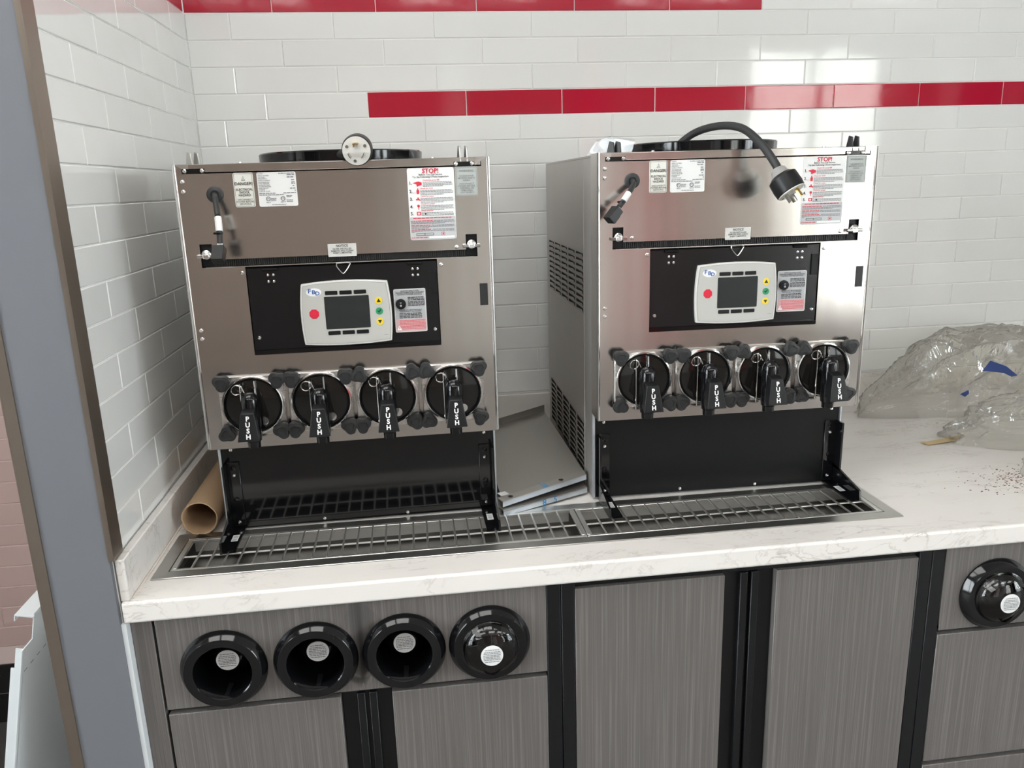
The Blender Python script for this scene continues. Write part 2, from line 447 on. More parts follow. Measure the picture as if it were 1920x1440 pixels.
# tiled back wall -----------------------------------------------------------
V, H, G = 0.0663, 0.2638, 0.0022
Z0 = ZC + 1.1428                       # lower edge of the upper red row
SPL = 0.0793                           # splash height
XR = 2.95                              # where the tiles are built to
wall_back = struct(box('wall_back', 'grout', (-0.12, 0.0022, 0), (RX1, 0.16, CEIL)))
tile_cache = {}
def tile(parent, m, a, b, z, axis):
    """one tile from a to b along the wall, its lower edge at z"""
    wd = round(b - a - G, 4)
    key = (m, wd, axis)
    if key not in tile_cache:
        w2, h2, t = wd/2, (V-G)/2, 0.0075; c = 0.0016
        fr = [(-w2+c, -h2+c), (w2-c, -h2+c), (w2-c, h2-c), (-w2+c, h2-c)]; md = [(-w2, -h2), (w2, -h2), (w2, h2), (-w2, h2)]
        vs = []; 
        for rr, d in ((fr, 0.0), (md, c*0.75), (md, t)):
            vs += [((p, d, q) if axis == 'x' else (-d, p, q)) for p, q in rr]
        b_ = MB(); b_.v = vs; b_.f = [[0,1,2,3],[11,10,9,8]]
        for L in (0, 4):
            for k in range(4):
                k2 = (k+1) % 4; b_.f.append([L+k2, L+k, L+4+k, L+4+k2])
        me = b_.mesh('tile', m)
        tile_cache[key] = me
    o = put('tile', tile_cache[key], parent)
    c = (a+b)/2
    o.location = (c, 0, z+V/2) if axis == 'x' else (0, c, z+V/2)
    j = random.uniform(-1, 1)*0.0035; k = random.uniform(-1, 1)*0.0025
    o.rotation_euler = (j, 0, k) if axis == 'x' else (0, j, k)
    return o
def row(parent, axis, z, start, lo, hi, m, step=H, skip=None):
    x = start
    while x > lo: x -= step
    while x < hi - 1e-6:
        a, b = max(x, lo), min(x+step, hi)
        if b - a > 0.012: tile(parent, m if not callable(m) else m((a+b)/2), a, b, z, axis)
        x += step
NR = 16
for k in range(-7, NR):
    z = Z0 - (k+1)*V
    if k == -1: row(wall_back, 'x', z, 0.2216, 0, 1.5571, 'tile_red', 0.2671); row(wall_back, 'x', z, 1.5571, 1.5571, XR, 'tile_white')
    elif k == 3:
        row(wall_back, 'x', z, 0.1839, 0, 0.4510, 'tile_white', 0.2671); row(wall_back, 'x', z, 0.4510, 0.4510, XR, 'tile_red', 0.2671)
    elif k == 4: row(wall_back, 'x', z, 0.0732, 0, XR, 'tile_white')
    else: row(wall_back, 'x', z, 0.111 if k % 2 == 0 else 0.2385, 0, XR, 'tile_white')
# partition wall on the left, tiled on its right side, its end painted grey
wall_left = struct(box('wall_left', 'grout', (-0.12, -0.955, 0), (-0.0022, 0.0022, CEIL)))
box('end_panel', 'grey_paint', (-0.121, -0.966, 0), (-0.004, -0.955, CEIL), wall_left)
box('edge_strip', 'white_sheet', (-0.004, -0.962, 0.0), (0.004, -0.93, ZC-0.042), wall_left)
for k in range(-7, NR):
    z = Z0 - (k+1)*V
    row(wall_left, 'y', z, -0.7955 if k % 2 else -0.6670, -0.920, 0.0, 'tile_red' if k == -1 else 'tile_white')
struct(MB().box((-0.0045, -0.969, ZC+0.083), (0.0025, -0.9662, CEIL)).box((0.0026, -0.969, ZC+0.083), (0.005, -0.924, CEIL)).build('trim_1', 'bronze_trim'))
struct(MB().box((-0.124, -0.969, 0), (-0.106, -0.966, CEIL)).box((-0.1265, -0.969, 0), (-0.1241, -0.925, CEIL)).build('trim_2', 'bronze_trim'))
# wall of the passage behind the partition
wall_far = struct(box('wall_passage', 'grout_pink_shade', (RX0, 0.0522, 0), (-0.12, 0.2, CEIL)))
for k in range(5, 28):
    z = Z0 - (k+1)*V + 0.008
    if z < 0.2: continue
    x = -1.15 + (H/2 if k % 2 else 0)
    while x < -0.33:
        t = tile(wall_far, 'tile_pink_shade', x, x+H, z, 'x'); t.location.y = 0.05; x += H
zb = 0.205
for r_ in range(2):
    x = -1.25 + r_*0.1
    while x < -0.4:
        box('base_tile', 'tile_black', (x+0.002, 0.047, r_*0.102+0.002), (min(x+0.3, -0.3)-0.002, 0.055, r_*0.102+0.1), wall_far); x += 0.3

# ------------------------------------------------------------------ worktop
ct = thing('countertop', 'long white marble-look countertop with low backsplash against the tiled walls', 'countertop', (0, 0, ZC))
TR = (0.050, 1.499, -0.862, -0.712)      # cut-out for the drip tray
MB().plate([0.001, 2.95], [-0.964, -0.001], [TR], -0.0412, 0.0, 'xy').build('slab', 'marble', ct, 0.005, 3)
box('backsplash', 'marble', (0.017, -0.016, 0.0), (2.95, -0.0005, SPL), ct, 0.002)
box('backsplash', 'marble', (0.0005, -0.958, 0.0), (0.016, -0.0005, SPL), ct, 0.002)
MB().tube([(0.018, -0.95, 0.0), (0.018, -0.02, 0.0)], 0.003, 6).build('caulk_line', 'caulk', ct)

# ------------------------------------------------------------------ base cabinets
CF = -0.945; CT = ZC - 0.0412           # front face plane, underside of the worktop
def cab(name, label, x0, x1):
    o = thing(name, label, 'cabinet', (x0, CF, 0))
    for a, b in (((0.001, 0.022, 0.10), (0.016, 0.90, CT-0.001)), ((x1-x0-0.016, 0.022, 0.10), (x1-x0-0.001, 0.90, CT-0.001)), ((0.016, 0.885, 0.10), (x1-x0-0.016, 0.90, CT-0.001)), ((0.016, 0.022, 0.10), (x1-x0-0.016, 0.885, 0.116)), ((0.016, 0.30, 0.116), (x1-x0-0.016, 0.31, CT-0.001))):
        box('carcass_board', 'black_satin', a, b, o)
    box('toe_kick', 'black_dark', (0.001, 0.07, 0.0), (x1-x0-0.001, 0.10, 0.10), o)
    return o
def front(o, nm, x0, x1, z0, z1, m='laminate', holes=None, y0=0.0, y1=0.02):
    bx_ = o.location.x
    if holes: return MB().plate([x0-bx_, x1-bx_], [z0, z1], holes, y0, y1).build(nm, m, o)
    return box(nm, m, (x0-bx_, y0, z0), (x1-bx_, y1, z1), o, 0.0012, 1)
Zr = lambda z: ZC + z
# filler beside the partition wall
fl = thing('filler_panel', 'narrow grey laminate filler strip beside the grey wall end', 'panel', (0.0045, CF, 0))
box('strip', 'laminate', (0.0, 0.0, 0.02), (0.036, 0.02, CT-0.001), fl, 0.001, 1)
# unit with the row of four dispensers
u1 = cab('base_cabinet', 'grey laminate base cabinet carrying the row of four cup dispensers', 0.0415, 0.788)
def holes_plate(o, x0, x1, z0, z1, cs, r, y0=0.0, y1=0.02):
    """face panel with round openings, made as strips of quads around each hole"""
    bx_ = o.location.x; b = MB(); cuts = [x0] + [(cs[i]+cs[i+1])/2 for i in range(len(cs)-1)] + [x1]
    n = 40
    for i, cx in enumerate(cs):
        a0, a1 = cuts[i], cuts[i+1]; cz = DZ
        k0 = len(b.v)
        for k in range(n):
            a = 2*PI*k/n; dx, dz = math.cos(a), math.sin(a)
            t = min(((a1-cx) if dx > 0 else (cx-a0))/max(abs(dx), 1e-9), ((z1-cz) if dz > 0 else (cz-z0))/max(abs(dz), 1e-9))
            ox, oz = cx+dx*t, cz+dz*t
            for yy in (y0, y1): b.v += [(cx+r*dx-bx_, yy, cz+r*dz), (ox-bx_, yy, oz)]
        for k in range(n):
            p, q = k0+4*k, k0+4*((k+1) % n)
            b.f += [[p, p+1, q+1, q], [p+2, q+2, q+3, p+3], [p, q, q+2, p+2], [p+1, p+3, q+3, q+1]]
        for sx_, sz_ in ((a0, z0), (a1, z0), (a1, z1), (a0, z1)):      # corner fill
            aa = math.atan2(sz_-cz, sx_-cx) % (2*PI); k = int(aa/(2*PI)*n); p, q = k0+4*k, k0+4*((k+1) % n)
            for off in (1, 3):
                j = len(b.v); b.v.append((sx_-bx_, y0 if off == 1 else y1, sz_)); b.f.append([p+off, j, q+off])
    return b.build('face_panel', 'laminate', o)
DZ = Zr(-0.1575); DX = [0.1565, 0.3225, 0.4860, 0.6480]
holes_plate(u1, 0.0455, 0.7590, Zr(-0.2340), CT-0.0015, DX, 0.0625)
front(u1, 'door', 0.0455, 0.3600, 0.10, Zr(-0.2450)); front(u1, 'door', 0.4570, 0.7590, 0.10, Zr(-0.2450))
front(u1, 'groove', 0.0455, 0.7590, Zr(-0.2445), Zr(-0.2345), 'black_dark', None, 0.012, 0.02)
front(u1, 'pull_channel', 0.3605, 0.4565, 0.10, Zr(-0.2450), 'black_satin', None, 0.016, 0.021)
front(u1, 'pull_rail', 0.3900, 0.4050, 0.10, Zr(-0.2450), 'black_satin', None, 0.006, 0.017); front(u1, 'pull_rail', 0.4130, 0.4280, 0.10, Zr(-0.2450), 'black_satin', None, 0.006, 0.017)
front(u1, 'stile', 0.7600, 0.7875, 0.10, CT-0.0015, 'black_satin', None, 0.0, 0.02)
u2 = cab('base_cabinet', 'grey two-door base cabinet with a black centre pull channel', 0.7885, 1.5525)
front(u2, 'stile', 0.7890, 0.8150, 0.10, CT-0.0015, 'black_satin'); front(u2, 'stile', 1.5245, 1.5520, 0.10, CT-0.0015, 'black_satin')
front(u2, 'top_rail', 0.8155, 1.5240, Zr(-0.0620), CT-0.0015, 'black_satin', None, 0.008, 0.02)
front(u2, 'door', 0.8160, 1.1150, 0.10, Zr(-0.0630)); front(u2, 'door', 1.2220, 1.5230, 0.10, Zr(-0.0630))
front(u2, 'pull_channel', 1.1155, 1.2215, 0.10, Zr(-0.0630), 'black_satin', None, 0.016, 0.021)
front(u2, 'pull_rail', 1.1490, 1.1640, 0.10, Zr(-0.0630), 'black_satin', None, 0.004, 0.017); front(u2, 'pull_rail', 1.1720, 1.1870, 0.10, Zr(-0.0630), 'black_satin', None, 0.004, 0.017)
u3 = cab('base_cabinet', 'grey base cabinet with one cup dispenser above drawers', 1.553, 2.30)
front(u3, 'stile', 1.5535, 1.5800, 0.10, CT-0.0015, 'black_satin')
holes_plate(u3, 1.5825, 2.28, Zr(-0.2340), CT-0.0015, [1.698], 0.0625)
front(u3, 'groove', 1.5825, 2.28, Zr(-0.2445), Zr(-0.2345), 'black_dark', None, 0.012, 0.02)
front(u3, 'drawer', 1.5825, 2.28, Zr(-0.5540), Zr(-0.2450)); front(u3, 'groove', 1.5825, 2.28, Zr(-0.5645), Zr(-0.5545), 'black_dark', None, 0.012, 0.02)
front(u3, 'drawer', 1.5825, 2.28, 0.10, Zr(-0.5650))

# ------------------------------------------------------------------ cup dispensers let into the cabinet face
def dispenser(x, label, dome, group):
    o = thing('cup_dispenser', label, 'dispenser', (x, CF, DZ), group=group)
    o.scale = (1.045, 1.0, 1.045)
    MB().lathe([(0.058, 0.0), (0.0742, -0.0003), (0.0748, -0.0015), (0.0748, -0.0045), (0.0740, -0.0060), (0.0668, -0.0185), (0.0655, -0.0198), (0.0520, -0.0200), (0.0502, -0.0188), (0.0495, -0.0150), (0.0495, 0.0), (0.058, 0.0)], 56, close=False).build('bezel', 'black_gloss', o).data.set_sharp_from_angle(angle=0.30)
    MB().lathe([(0.0575, -0.002), (0.0575, 0.12), (0.0, 0.12), (0.0, 0.117), (0.0545, 0.117), (0.0545, -0.002), (0.0575, -0.002)], 48, close=False).build('tube', 'black_gloss', o)
    if not dome:
        MB().lathe([(0.0460, 0.100), (0.0460, 0.082), (0.0420, 0.058), (0.0330, 0.036), (0.0210, 0.0265), (0.0, 0.0255)], 40, close=False).build('plunger', 'black_gloss', o)
        MB().lathe([(0.0200, 0.0252), (0.0200, 0.0240), (0.0, 0.0235)], 32, close=False).build('sticker', 'white_label', o)
        sy, sr = 0.0228, 0.0200
        for a in (PI*0.25, PI*0.75, PI*1.5):
            MB().box((-0.004, 0.0, 0), (0.004, 0.035, 0.0045)).build('spring_finger', 'black_satin', o, loc=(0.0525*math.cos(a), -0.008, 0.0525*math.sin(a)), rot=(0, -a-PI/2, 0))
    else:
        prof = [(0.0530, -0.0205)] + [(0.0510*math.cos(t), -0.0215-0.0260*math.sin(t)) for t in [0.0, 0.2, 0.4, 0.6, 0.8, 1.0, 1.2, 1.4]] + [(0.0, -0.0478)]
        MB().lathe(prof, 44, close=False).build('clear_dome', 'clear_plastic', o)
        b = MB()
        for i in range(3):
            a0 = PI/2 + i*2*PI/3 + 0.45
            pts = []
            for k in range(13):
                a = a0 + (2*PI/3-0.9)*k/12; rr = 0.0515
                pts.append((rr*math.cos(a), rr*math.sin(a)))
            for k in range(13):
                a = a0 + (2*PI/3-0.9)*(12-k)/12; rr = 0.040 + 0.004*math.cos((k-6)/6*PI)
                pts.append((rr*math.cos(a), rr*math.sin(a)))
            for k in range(12):
                i0 = len(b.v)
                for p, d in ((pts[k], -0.0215), (pts[k+1], -0.0215), (pts[24-k], -0.0400), (pts[25-k], -0.0400)):
                    b.v.append((p[0], d, p[1]))
                b.f.append([i0, i0+1, i0+2, i0+3])
        b.build('petal_lip', 'clear_plastic', o)
        MB().lathe([(0.044, 0.060), (0.044, 0.020), (0.036, 0.000), (0.022, -0.010), (0.0, -0.012)], 40, close=False).build('plunger', 'black_gloss', o)
        MB().torus((0, -0.0215, 0), 0.0515, 0.0014).build('dome_rim', 'clear_plastic', o)
        MB().lathe([(0.0200, -0.0468), (0.0200, -0.0478), (0.0, -0.0492)], 32, close=False).build('sticker', 'white_label', o)
        sy, sr = -0.0500, 0.0200
    st = [c for c in o.children if c.name.startswith('sticker')][0]
    fine_print(st, 'print_grey', [(-math.sqrt(max(0, sr*sr-z*z))*0.8, math.sqrt(max(0, sr*sr-z*z))*0.8, z, 0.0016) for z in (0.0125, 0.0085, 0.0055, 0.002, -0.001, -0.004, -0.007, -0.011)], y=sy)
    return o
gdis = 'black cup dispensers in the cabinet face'
dispenser(DX[0], 'open black cup dispenser next to the grey filler strip', False, gdis)
dispenser(DX[1], 'open black cup dispenser, second from the grey filler strip', False, gdis)
dispenser(DX[2], 'open black cup dispenser beside the one with a clear dome in the row of four', False, gdis)
dispenser(DX[3], 'black cup dispenser with clear plastic dome at the end of the row of four', True, gdis)
dispenser(1.698, 'black cup dispenser with clear dome, alone above the grey drawer', True, gdis)

# ------------------------------------------------------------------ drip tray and its two grates
tr = thing('drip_tray', 'long stainless drip tray let into the white countertop', 'drip tray', (0, 0, ZC))
MB().plate([0.028, 1.521], [-0.886, -0.690], [(0.054, 1.495, -0.8595, -0.7165)], 0.0004, 0.0028, 'xy').build('rim', 'tray_steel', tr, 0.0008, 1)
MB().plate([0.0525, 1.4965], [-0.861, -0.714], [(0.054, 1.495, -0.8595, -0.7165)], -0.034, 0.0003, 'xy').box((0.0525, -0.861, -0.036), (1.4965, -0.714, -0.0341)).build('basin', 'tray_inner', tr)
def grate(label, x0, x1):
    o = thing('drip_grate', label, 'grate', (x0, -0.788, ZC), group='stainless grates in the drip tray')
    L = x1-x0; y0, y1 = -0.0700, 0.0700
    for nm, a, b in (('rail', (0, y0, -0.003), (L, y0+0.007, 0.0035)), ('rail', (0, y1-0.007, -0.003), (L, y1, 0.0035)), ('end_rail', (0, y0+0.007, -0.003), (0.010, y1-0.007, 0.0035)), ('end_rail', (L-0.010, y0+0.007, -0.003), (L, y1-0.007, 0.0035))):
        box(nm, 'grate_steel', a, b, o, 0.0008, 1)
    me = MB().tube([(0, y0+0.004, 0), (0, y1-0.004, 0)], 0.0021, 8).mesh('bar', 'grate_steel')
    n = round((L-0.02)/0.0285)
    for k in range(1, n): put('bar', me, o, loc=(0.01+(L-0.02)*k/n, 0, 0.0020))
    MB().tube([(0.008, -0.004, 0), (L-0.008, -0.004, 0)], 0.0021, 8).build('cross_bar', 'grate_steel', o, loc=(0, 0, -0.0018))
    MB().box((0.012, y1-0.0075, -0.022), (L-0.012, y1-0.0065, -0.003)).build('back_lip', 'grate_steel', o)
    return o
grate('stainless drip grate with end beside the marble side splash, under the brown-reflecting machine', 0.0555, 0.860)
grate('stainless drip grate in front of the machine with the plug dangling over its face', 0.862, 1.4935)

# ------------------------------------------------------------------ the frozen drink machines
MW, MT, MBZ = 0.574, 0.744, 0.2016
BX = [0.0945, 0.2250, 0.3545, 0.4855]; BZ = 0.2885

knob_pts = []
for k in range(48):
    a = 2*PI*k/48; kr = 0.0148+0.0020*math.cos(3*a)-0.0003*math.cos(6*a); knob_pts.append((kr*math.cos(a), kr*math.sin(a)))
kb = MB(); n = len(knob_pts)
for sc_, y in ((0.55, 0.0), (0.62, -0.004), (0.95, -0.006), (1.0, -0.009), (1.0, -0.017), (0.92, -0.020), (0.55, -0.021), (0.50, -0.0195), (0.0, -0.0195)):
    kb.v += [(x*sc_, y, z*sc_) for x, z in knob_pts]
for j in range(8):
    for k in range(n):
        k2 = (k+1) % n; kb.f.append([j*n+k, j*n+k2, (j+1)*n+k2, (j+1)*n+k])
KNOB = kb.mesh('knob', 'black_knob'); KNOB.set_sharp_from_angle(angle=0.35)
SCREW = MB().lathe([(0.0040, 0.0), (0.0040, -0.0010), (0.0031, -0.0024), (0.0014, -0.0029), (0.0012, -0.0020), (0.0, -0.0020)], 16, close=False).mesh('screw', 'chrome')
RINGW = MB().torus((0, 0, 0), 0.0092, 0.0010).mesh('pull_ring', 'chrome')

def label_plate(parent, nm, m, x0, x1, z0, z1, r=0.003, y=-0.0010):
    return MB().prism(rrect(x0, x1, z0, z1, r), y, -0.00005).build(nm, m, parent)
def outline(parent, m, x0, x1, z0, z1, t, y=-0.0015, nm='border'):
    return MB().plate([x0, x1], [z0, z1], [(x0+t, x1-t, z0+t, z1-t)], y, y+0.0004).build(nm, m, parent)

def make_machine(label, loc, rot):
    o = thing('frozen_drink_machine', label, 'drink machine', loc, rot, 'frozen drink machines on the counter')
    # body
    MB().plate([0.062, 0.655], [0.004, 0.737], [], 0.0, 0.004, 'yz').build('side_panel', 'steel_side', o)
    MB().plate([0.062, 0.655], [0.004, 0.737], [], MW-0.004, MW, 'yz').build('side_panel', 'steel_side', o)
    for s in (0, 1):
        x0, x1 = (0.0005, 0.0035) if s == 0 else (MW-0.0035, MW-0.0005)
        MB().box((x0, 0.0585, 0.004), (x1+0.002*(1-s), 0.0618, 0.21)).build('edge_strip', 'galvanized', o)
    box('back_panel', 'galvanized', (0.004, 0.651, 0.004), (MW-0.004, 0.655, 0.737), o)
    box('base_pan', 'galvanized', (0.004, 0.066, 0.004), (MW-0.004, 0.651, 0.012), o)
    box('top_lid', 'steel_side', (0.0, 0.045, 0.737), (MW, 0.655, 0.742), o, 0.001, 1)
    box('seam_strip', 'steel_side', (-0.0012, 0.14, 0.006), (-0.0001, 0.1425, 0.736), o)
    # louvres
    for s in (0, 1):
        b = MB(); sg = -1 if s == 0 else 1; X = 0.0 if s == 0 else MW
        for z0, nz in ((0.405, 10), (0.030, 9)):
            for c in range(5):
                for k in range(nz):
                    y0 = 0.150+c*0.096; z = z0+k*0.0135
                    b.v += [(X+sg*0.0004, y0, z), (X+sg*0.0004, y0+0.080, z), (X+sg*0.0080, y0+0.078, z+0.0090), (X+sg*0.0030, y0+0.002, z+0.0105)]
                    i = len(b.v)-4
                    b.f += [[i, i+1, i+2, i+3]]
        tag(b.build('louver_bank', 'steel_side', o, fix=False), kind='stuff')
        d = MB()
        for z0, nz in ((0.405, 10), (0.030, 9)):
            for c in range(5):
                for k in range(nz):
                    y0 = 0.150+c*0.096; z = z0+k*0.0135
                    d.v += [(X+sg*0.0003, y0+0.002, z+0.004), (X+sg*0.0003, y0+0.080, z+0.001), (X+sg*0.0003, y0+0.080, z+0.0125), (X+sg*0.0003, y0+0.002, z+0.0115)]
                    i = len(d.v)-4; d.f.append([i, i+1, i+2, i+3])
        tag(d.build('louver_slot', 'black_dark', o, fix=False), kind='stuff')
    # front panel with its cut-outs
    cut = [(0.0292, 0.0510, 0.5575, 0.6005), (0.5244, 0.5462, 0.5575, 0.6005), (0.0510, 0.5244, 0.5575, 0.5715), (0.1066, 0.4668, 0.3860, 0.5575)]
    fp = MB().plate([0.0, MW], [MBZ, 0.7270], cut, 0.0, 0.0015)
    fp.box((0.0, 0.0, 0.727), (0.014, 0.0015, 0.744)); fp.box((MW-0.014, 0.0, 0.727), (MW, 0.0015, 0.744))
    fp.box((-0.0012, 0.0002, MBZ), (0.0003, 0.062, 0.744)); fp.box((MW-0.0003, 0.0002, MBZ), (MW+0.0012, 0.062, 0.744))
    fp.box((0.0, 0.0005, MBZ-0.0012), (MW, 0.060, MBZ+0.0003))
    F = fp.build('front_panel', 'steel', o)
    MB().tube([(0.0006, -0.0006, MBZ+0.002), (0.0006, -0.0006, 0.744)], 0.0030, 8).build('edge_bead', 'steel_plain', F)
    MB().tube([(MW-0.0006, -0.0006, MBZ+0.002), (MW-0.0006, -0.0006, 0.744)], 0.0030, 8).build('edge_bead', 'steel_plain', F)
    box('lid_lip', 'steel', (0.0145, 0.0012, 0.7288), (MW-0.0145, 0.05, 0.7440), o, 0.001, 1)
    for s in (-1, 1):                       # mitred corner gussets of the top lip
        xa = 0.003 if s < 0 else MW-0.003; xb = 0.026 if s < 0 else MW-0.026
        MB().prism([(xa, 0.744), (xb, 0.7285), (xb, 0.744)], -0.0006, 0.001).build('corner_fold', 'steel_plate', o)
    box('chassis', 'black_dark', (0.006, 0.030, 0.205), (MW-0.006, 0.034, 0.726), o)
    # filter in the slot, its frame and pull
    fl_ = MB()
    for k in range(118): fl_.box((0.052+k*0.004, 0.006, 0.5595), (0.0545+k*0.004, 0.010, 0.5705))
    tag(fl_.box((0.051, 0.009, 0.558), (0.5244, 0.012, 0.5715)).build('filter_mesh', 'black_knob', o), kind='stuff')
    box('filter_frame', 'steel_plate', (0.036, -0.0005, 0.5560), (0.5400, 0.003, 0.5578), o)
    MB().tube(smooth_path([(0.2752, -0.002, 0.5555), (0.2990, -0.002, 0.5555), (0.2985, -0.003, 0.549), (0.2895, -0.005, 0.5375), (0.2855, -0.005, 0.5375), (0.2765, -0.003, 0.549), (0.2752, -0.002, 0.5555)], 5), 0.0011, 8).build('pull_loop', 'chrome', o)
    # latches
    for cx, s in ((0.0405, 1), (0.5350, -1)):
        la = MB().lathe([(0.0, -0.0085), (0.0045, -0.008), (0.0085, -0.005), (0.0098, 0.002), (0.0098, 0.010)], 20, close=False, c=(cx, 0, 0.5815)).build('latch', 'steel_plain', o)
        MB().tube([(cx-0.0165, -0.0055, 0.5785), (cx+0.0165, -0.0055, 0.5785)], [0.0034, 0.0034], 10).build('latch_pin', 'chrome', la)
        MB().box((cx-0.006, -0.010, 0.5740), (cx+0.006, -0.002, 0.5830)).build('latch_lug', 'chrome', la, 0.0015)
        box('latch_tab', 'black_satin', (cx-0.0105, 0.006, 0.5585), (cx+0.0105, 0.010, 0.5995), la)
    # lid brackets on top
    for cx in (0.0350, 0.5270):
        br = box('hinge_bracket', 'black_paint', (cx-0.019, -0.0012, 0.7275), (cx+0.019, 0.012, 0.7360), o)
        for dx in (-0.0075, 0.0055):
            MB().hexa([(-0.0018, -0.010, -0.012), (0.0018, -0.010, -0.012), (0.0018, 0.012, -0.012), (-0.0018, 0.012, -0.012), (-0.0018, -0.007, 0.0190), (0.0018, -0.007, 0.0190), (0.0018, 0.003, 0.0220), (-0.0018, 0.003, 0.0220)]).build('bracket_ear', 'tray_steel', br, 0.0012, loc=(cx+dx, 0.010, 0.7440), rot=(0, 0, 0.85 if cx < 0.1 else 0.25))
        for dx in (-0.015, 0.015): put('screw', SCREW, br, loc=(cx+dx, -0.0014, 0.7320))
    # fan shroud on the lid
    MB().lathe([(0.150, 0.742), (0.170, 0.742), (0.171, 0.765), (0.168, 0.7675), (0.160, 0.7675), (0.150, 0.765), (0.150, 0.742)], 64, axis='z', c=(0.286, 0.245, 0), close=False).build('fan_shroud', 'black_gloss', o)
    for x in (0.115, 0.470): put('screw', SCREW, o, loc=(x, 0.02, 0.744), rot=(-PI/2, 0, 0))
    # screws on the face
    for x, z in ((0.0131, 0.7133), (0.0128, 0.6959), (0.0133, 0.4393), (0.0131, 0.4228), (0.5063, 0.5772), (0.4740, 0.5443), (0.1005, 0.5447), (0.0690, 0.5790)):
        put('screw', SCREW, o, loc=(x, 0, z))
    MB().prism([(0.5478, 0.5043), (0.5635, 0.5043), (0.5635, 0.4612), (0.5478, 0.4612)], -0.0006, 0.0).build('dark_tag', 'black_knob', o)
    # control panel
    cp = box('control_panel', 'black_paint', (0.1080, 0.0030, 0.3930), (0.4655, 0.006, 0.5520), o)
    MB().prism(rrect(0.1070, 0.4662, 0.3862, 0.3945, 0.002), -0.0022, 0.006).build('lower_lip', 'black_gloss', cp)
    box('side_bracket', 'black_satin', (0.4500, 0.0000, 0.4900), (0.4640, 0.0030, 0.5330), cp)
    for x, z in ((0.1183, 0.4191), (0.4564, 0.4179)): put('screw', SCREW, cp, loc=(x, 0.003, z))
    for x in (0.1512, 0.4234):
        MB().tube([(x-0.014, 0.0005, 0.5495), (x+0.014, 0.0005, 0.5495)], 0.0030, 8).build('hinge', 'black_gloss', cp)
        for dx in (-0.005, 0.005):
            for dz in (0.5385, 0.5262):
                q = put('rivet', SCREW, cp, loc=(x+dx, 0.003, dz)); q.scale = (0.75, 0.75, 0.75)
    # display unit with bowed edges
    def bowed(d):
        cs = [(0.2041+d, 0.4018+d), (0.3707-d, 0.4018+d), (0.3689-d, 0.5188-d), (0.2060+d, 0.5188-d)]
        bow = [(0, -0.0042), (0.0042, 0), (0, 0.0048), (-0.0042, 0)]; out = []
        for i in range(4):
            p, q = cs[i], cs[(i+1) % 4]
            for k in range(8):
                t = k/8; s_ = 4*t*(1-t); out.append((p[0]+(q[0]-p[0])*t+bow[i][0]*s_, p[1]+(q[1]-p[1])*t+bow[i][1]*s_))
        return out
    du = MB().prism(bowed(0.0), -0.0070, 0.0028).build('display_unit', 'bezel_rim', o, 0.0012)
    MB().prism(bowed(0.0034), -0.0076, -0.0068).build('face_outline', 'print_grey', du)
    MB().prism(bowed(0.0039), -0.0079, -0.0074).build('face_sheet', 'bezel', du)
    MB().prism(rrect(0.2470, 0.3318, 0.4302, 0.4934, 0.002), -0.0083, -0.0077).build('screen', 'screen', du)
    for x, z in ((0.2615, 0.5003), (0.2886, 0.5003), (0.3157, 0.5003), (0.2615, 0.4227), (0.2886, 0.4227), (0.3157, 0.4227)):
        MB().prism(rrect(x-0.0117, x+0.0117, z-0.0038, z+0.0038, 0.0016), -0.0088, -0.0077).build('soft_key', 'black_satin', du)
    MB().prism(circ(0.2290, 0.5030, 0.0143, 32, 0.0078), -0.0083, -0.0077).build('logo_oval', 'white_label', du)
    text('logo_letters', 'F', 0.0115, 'print_blue', du, 0.2210, 0.5052, -0.0085, bold=0.03, sx=1.15)
    text('logo_letters', 'B', 0.0105, 'print_blue', du, 0.2288, 0.5030, -0.0085, bold=0.03, sx=1.15)
    text('logo_letters', 'D', 0.0105, 'print_blue', du, 0.2358, 0.5003, -0.0085, bold=0.03, sx=1.1)
    MB().prism([(0.2265+0.0098*math.cos(PI/8+k*PI/4), 0.4614+0.0098*math.sin(PI/8+k*PI/4)) for k in range(8)], -0.0090, -0.0077).build('stop_key', 'red_button', du, 0.0006, 1)
    MB().prism([(0.2265, 0.4672), (0.2235, 0.4610), (0.2240, 0.4580), (0.2265, 0.4562), (0.2290, 0.4580), (0.2295, 0.4610)], -0.00925, -0.0090).build('drop_mark', 'print_red', du)
    for z, m, sym in ((0.4814, 'yellow_button', 1), (0.4612, 'green_button', 0), (0.4408, 'yellow_button', -1)):
        MB().prism(circ(0.3500, z, 0.0070, 28), -0.0088, -0.0077).build('round_key', m, du)
        if sym: MB().prism([(0.3500-0.0040, z-0.0030*sym), (0.3500+0.0040, z-0.0030*sym), (0.3500, z+0.0040*sym)], -0.0091, -0.0088).build('arrow_mark', 'print_black', du)
        else:
            c_ = MB().prism([(0.3462, z+0.0004), (0.3475, z+0.0016), (0.3490, z-0.0004), (0.3526, z+0.0040), (0.3540, z+0.0028), (0.3492, z-0.0036)], -0.0091, -0.0088); c_.build('check_mark', 'print_black', du)
    fine_print(du, 'print_grey', [(0.3565, 0.3660, 0.4140, 0.0010)], -0.0081, 'part_number')
    # switch label
    sl = MB().prism(rrect(0.3788, 0.4413, 0.4150, 0.5004, 0.003), 0.0012, 0.0029).build('switch_label', 'switch_label', o)
    outline(sl, 'white_label', 0.3800, 0.4401, 0.4162, 0.4992, 0.0006, 0.0009)
    text('lettering', "SWITCH ONLY FOR\nTRANSFORMER'S SECONDARY\nOUTPUT POWER (24 VAC)", 0.0040, 'print_black', sl, 0.4101, 0.4927, 0.0008, bold=0.012, line=0.85)
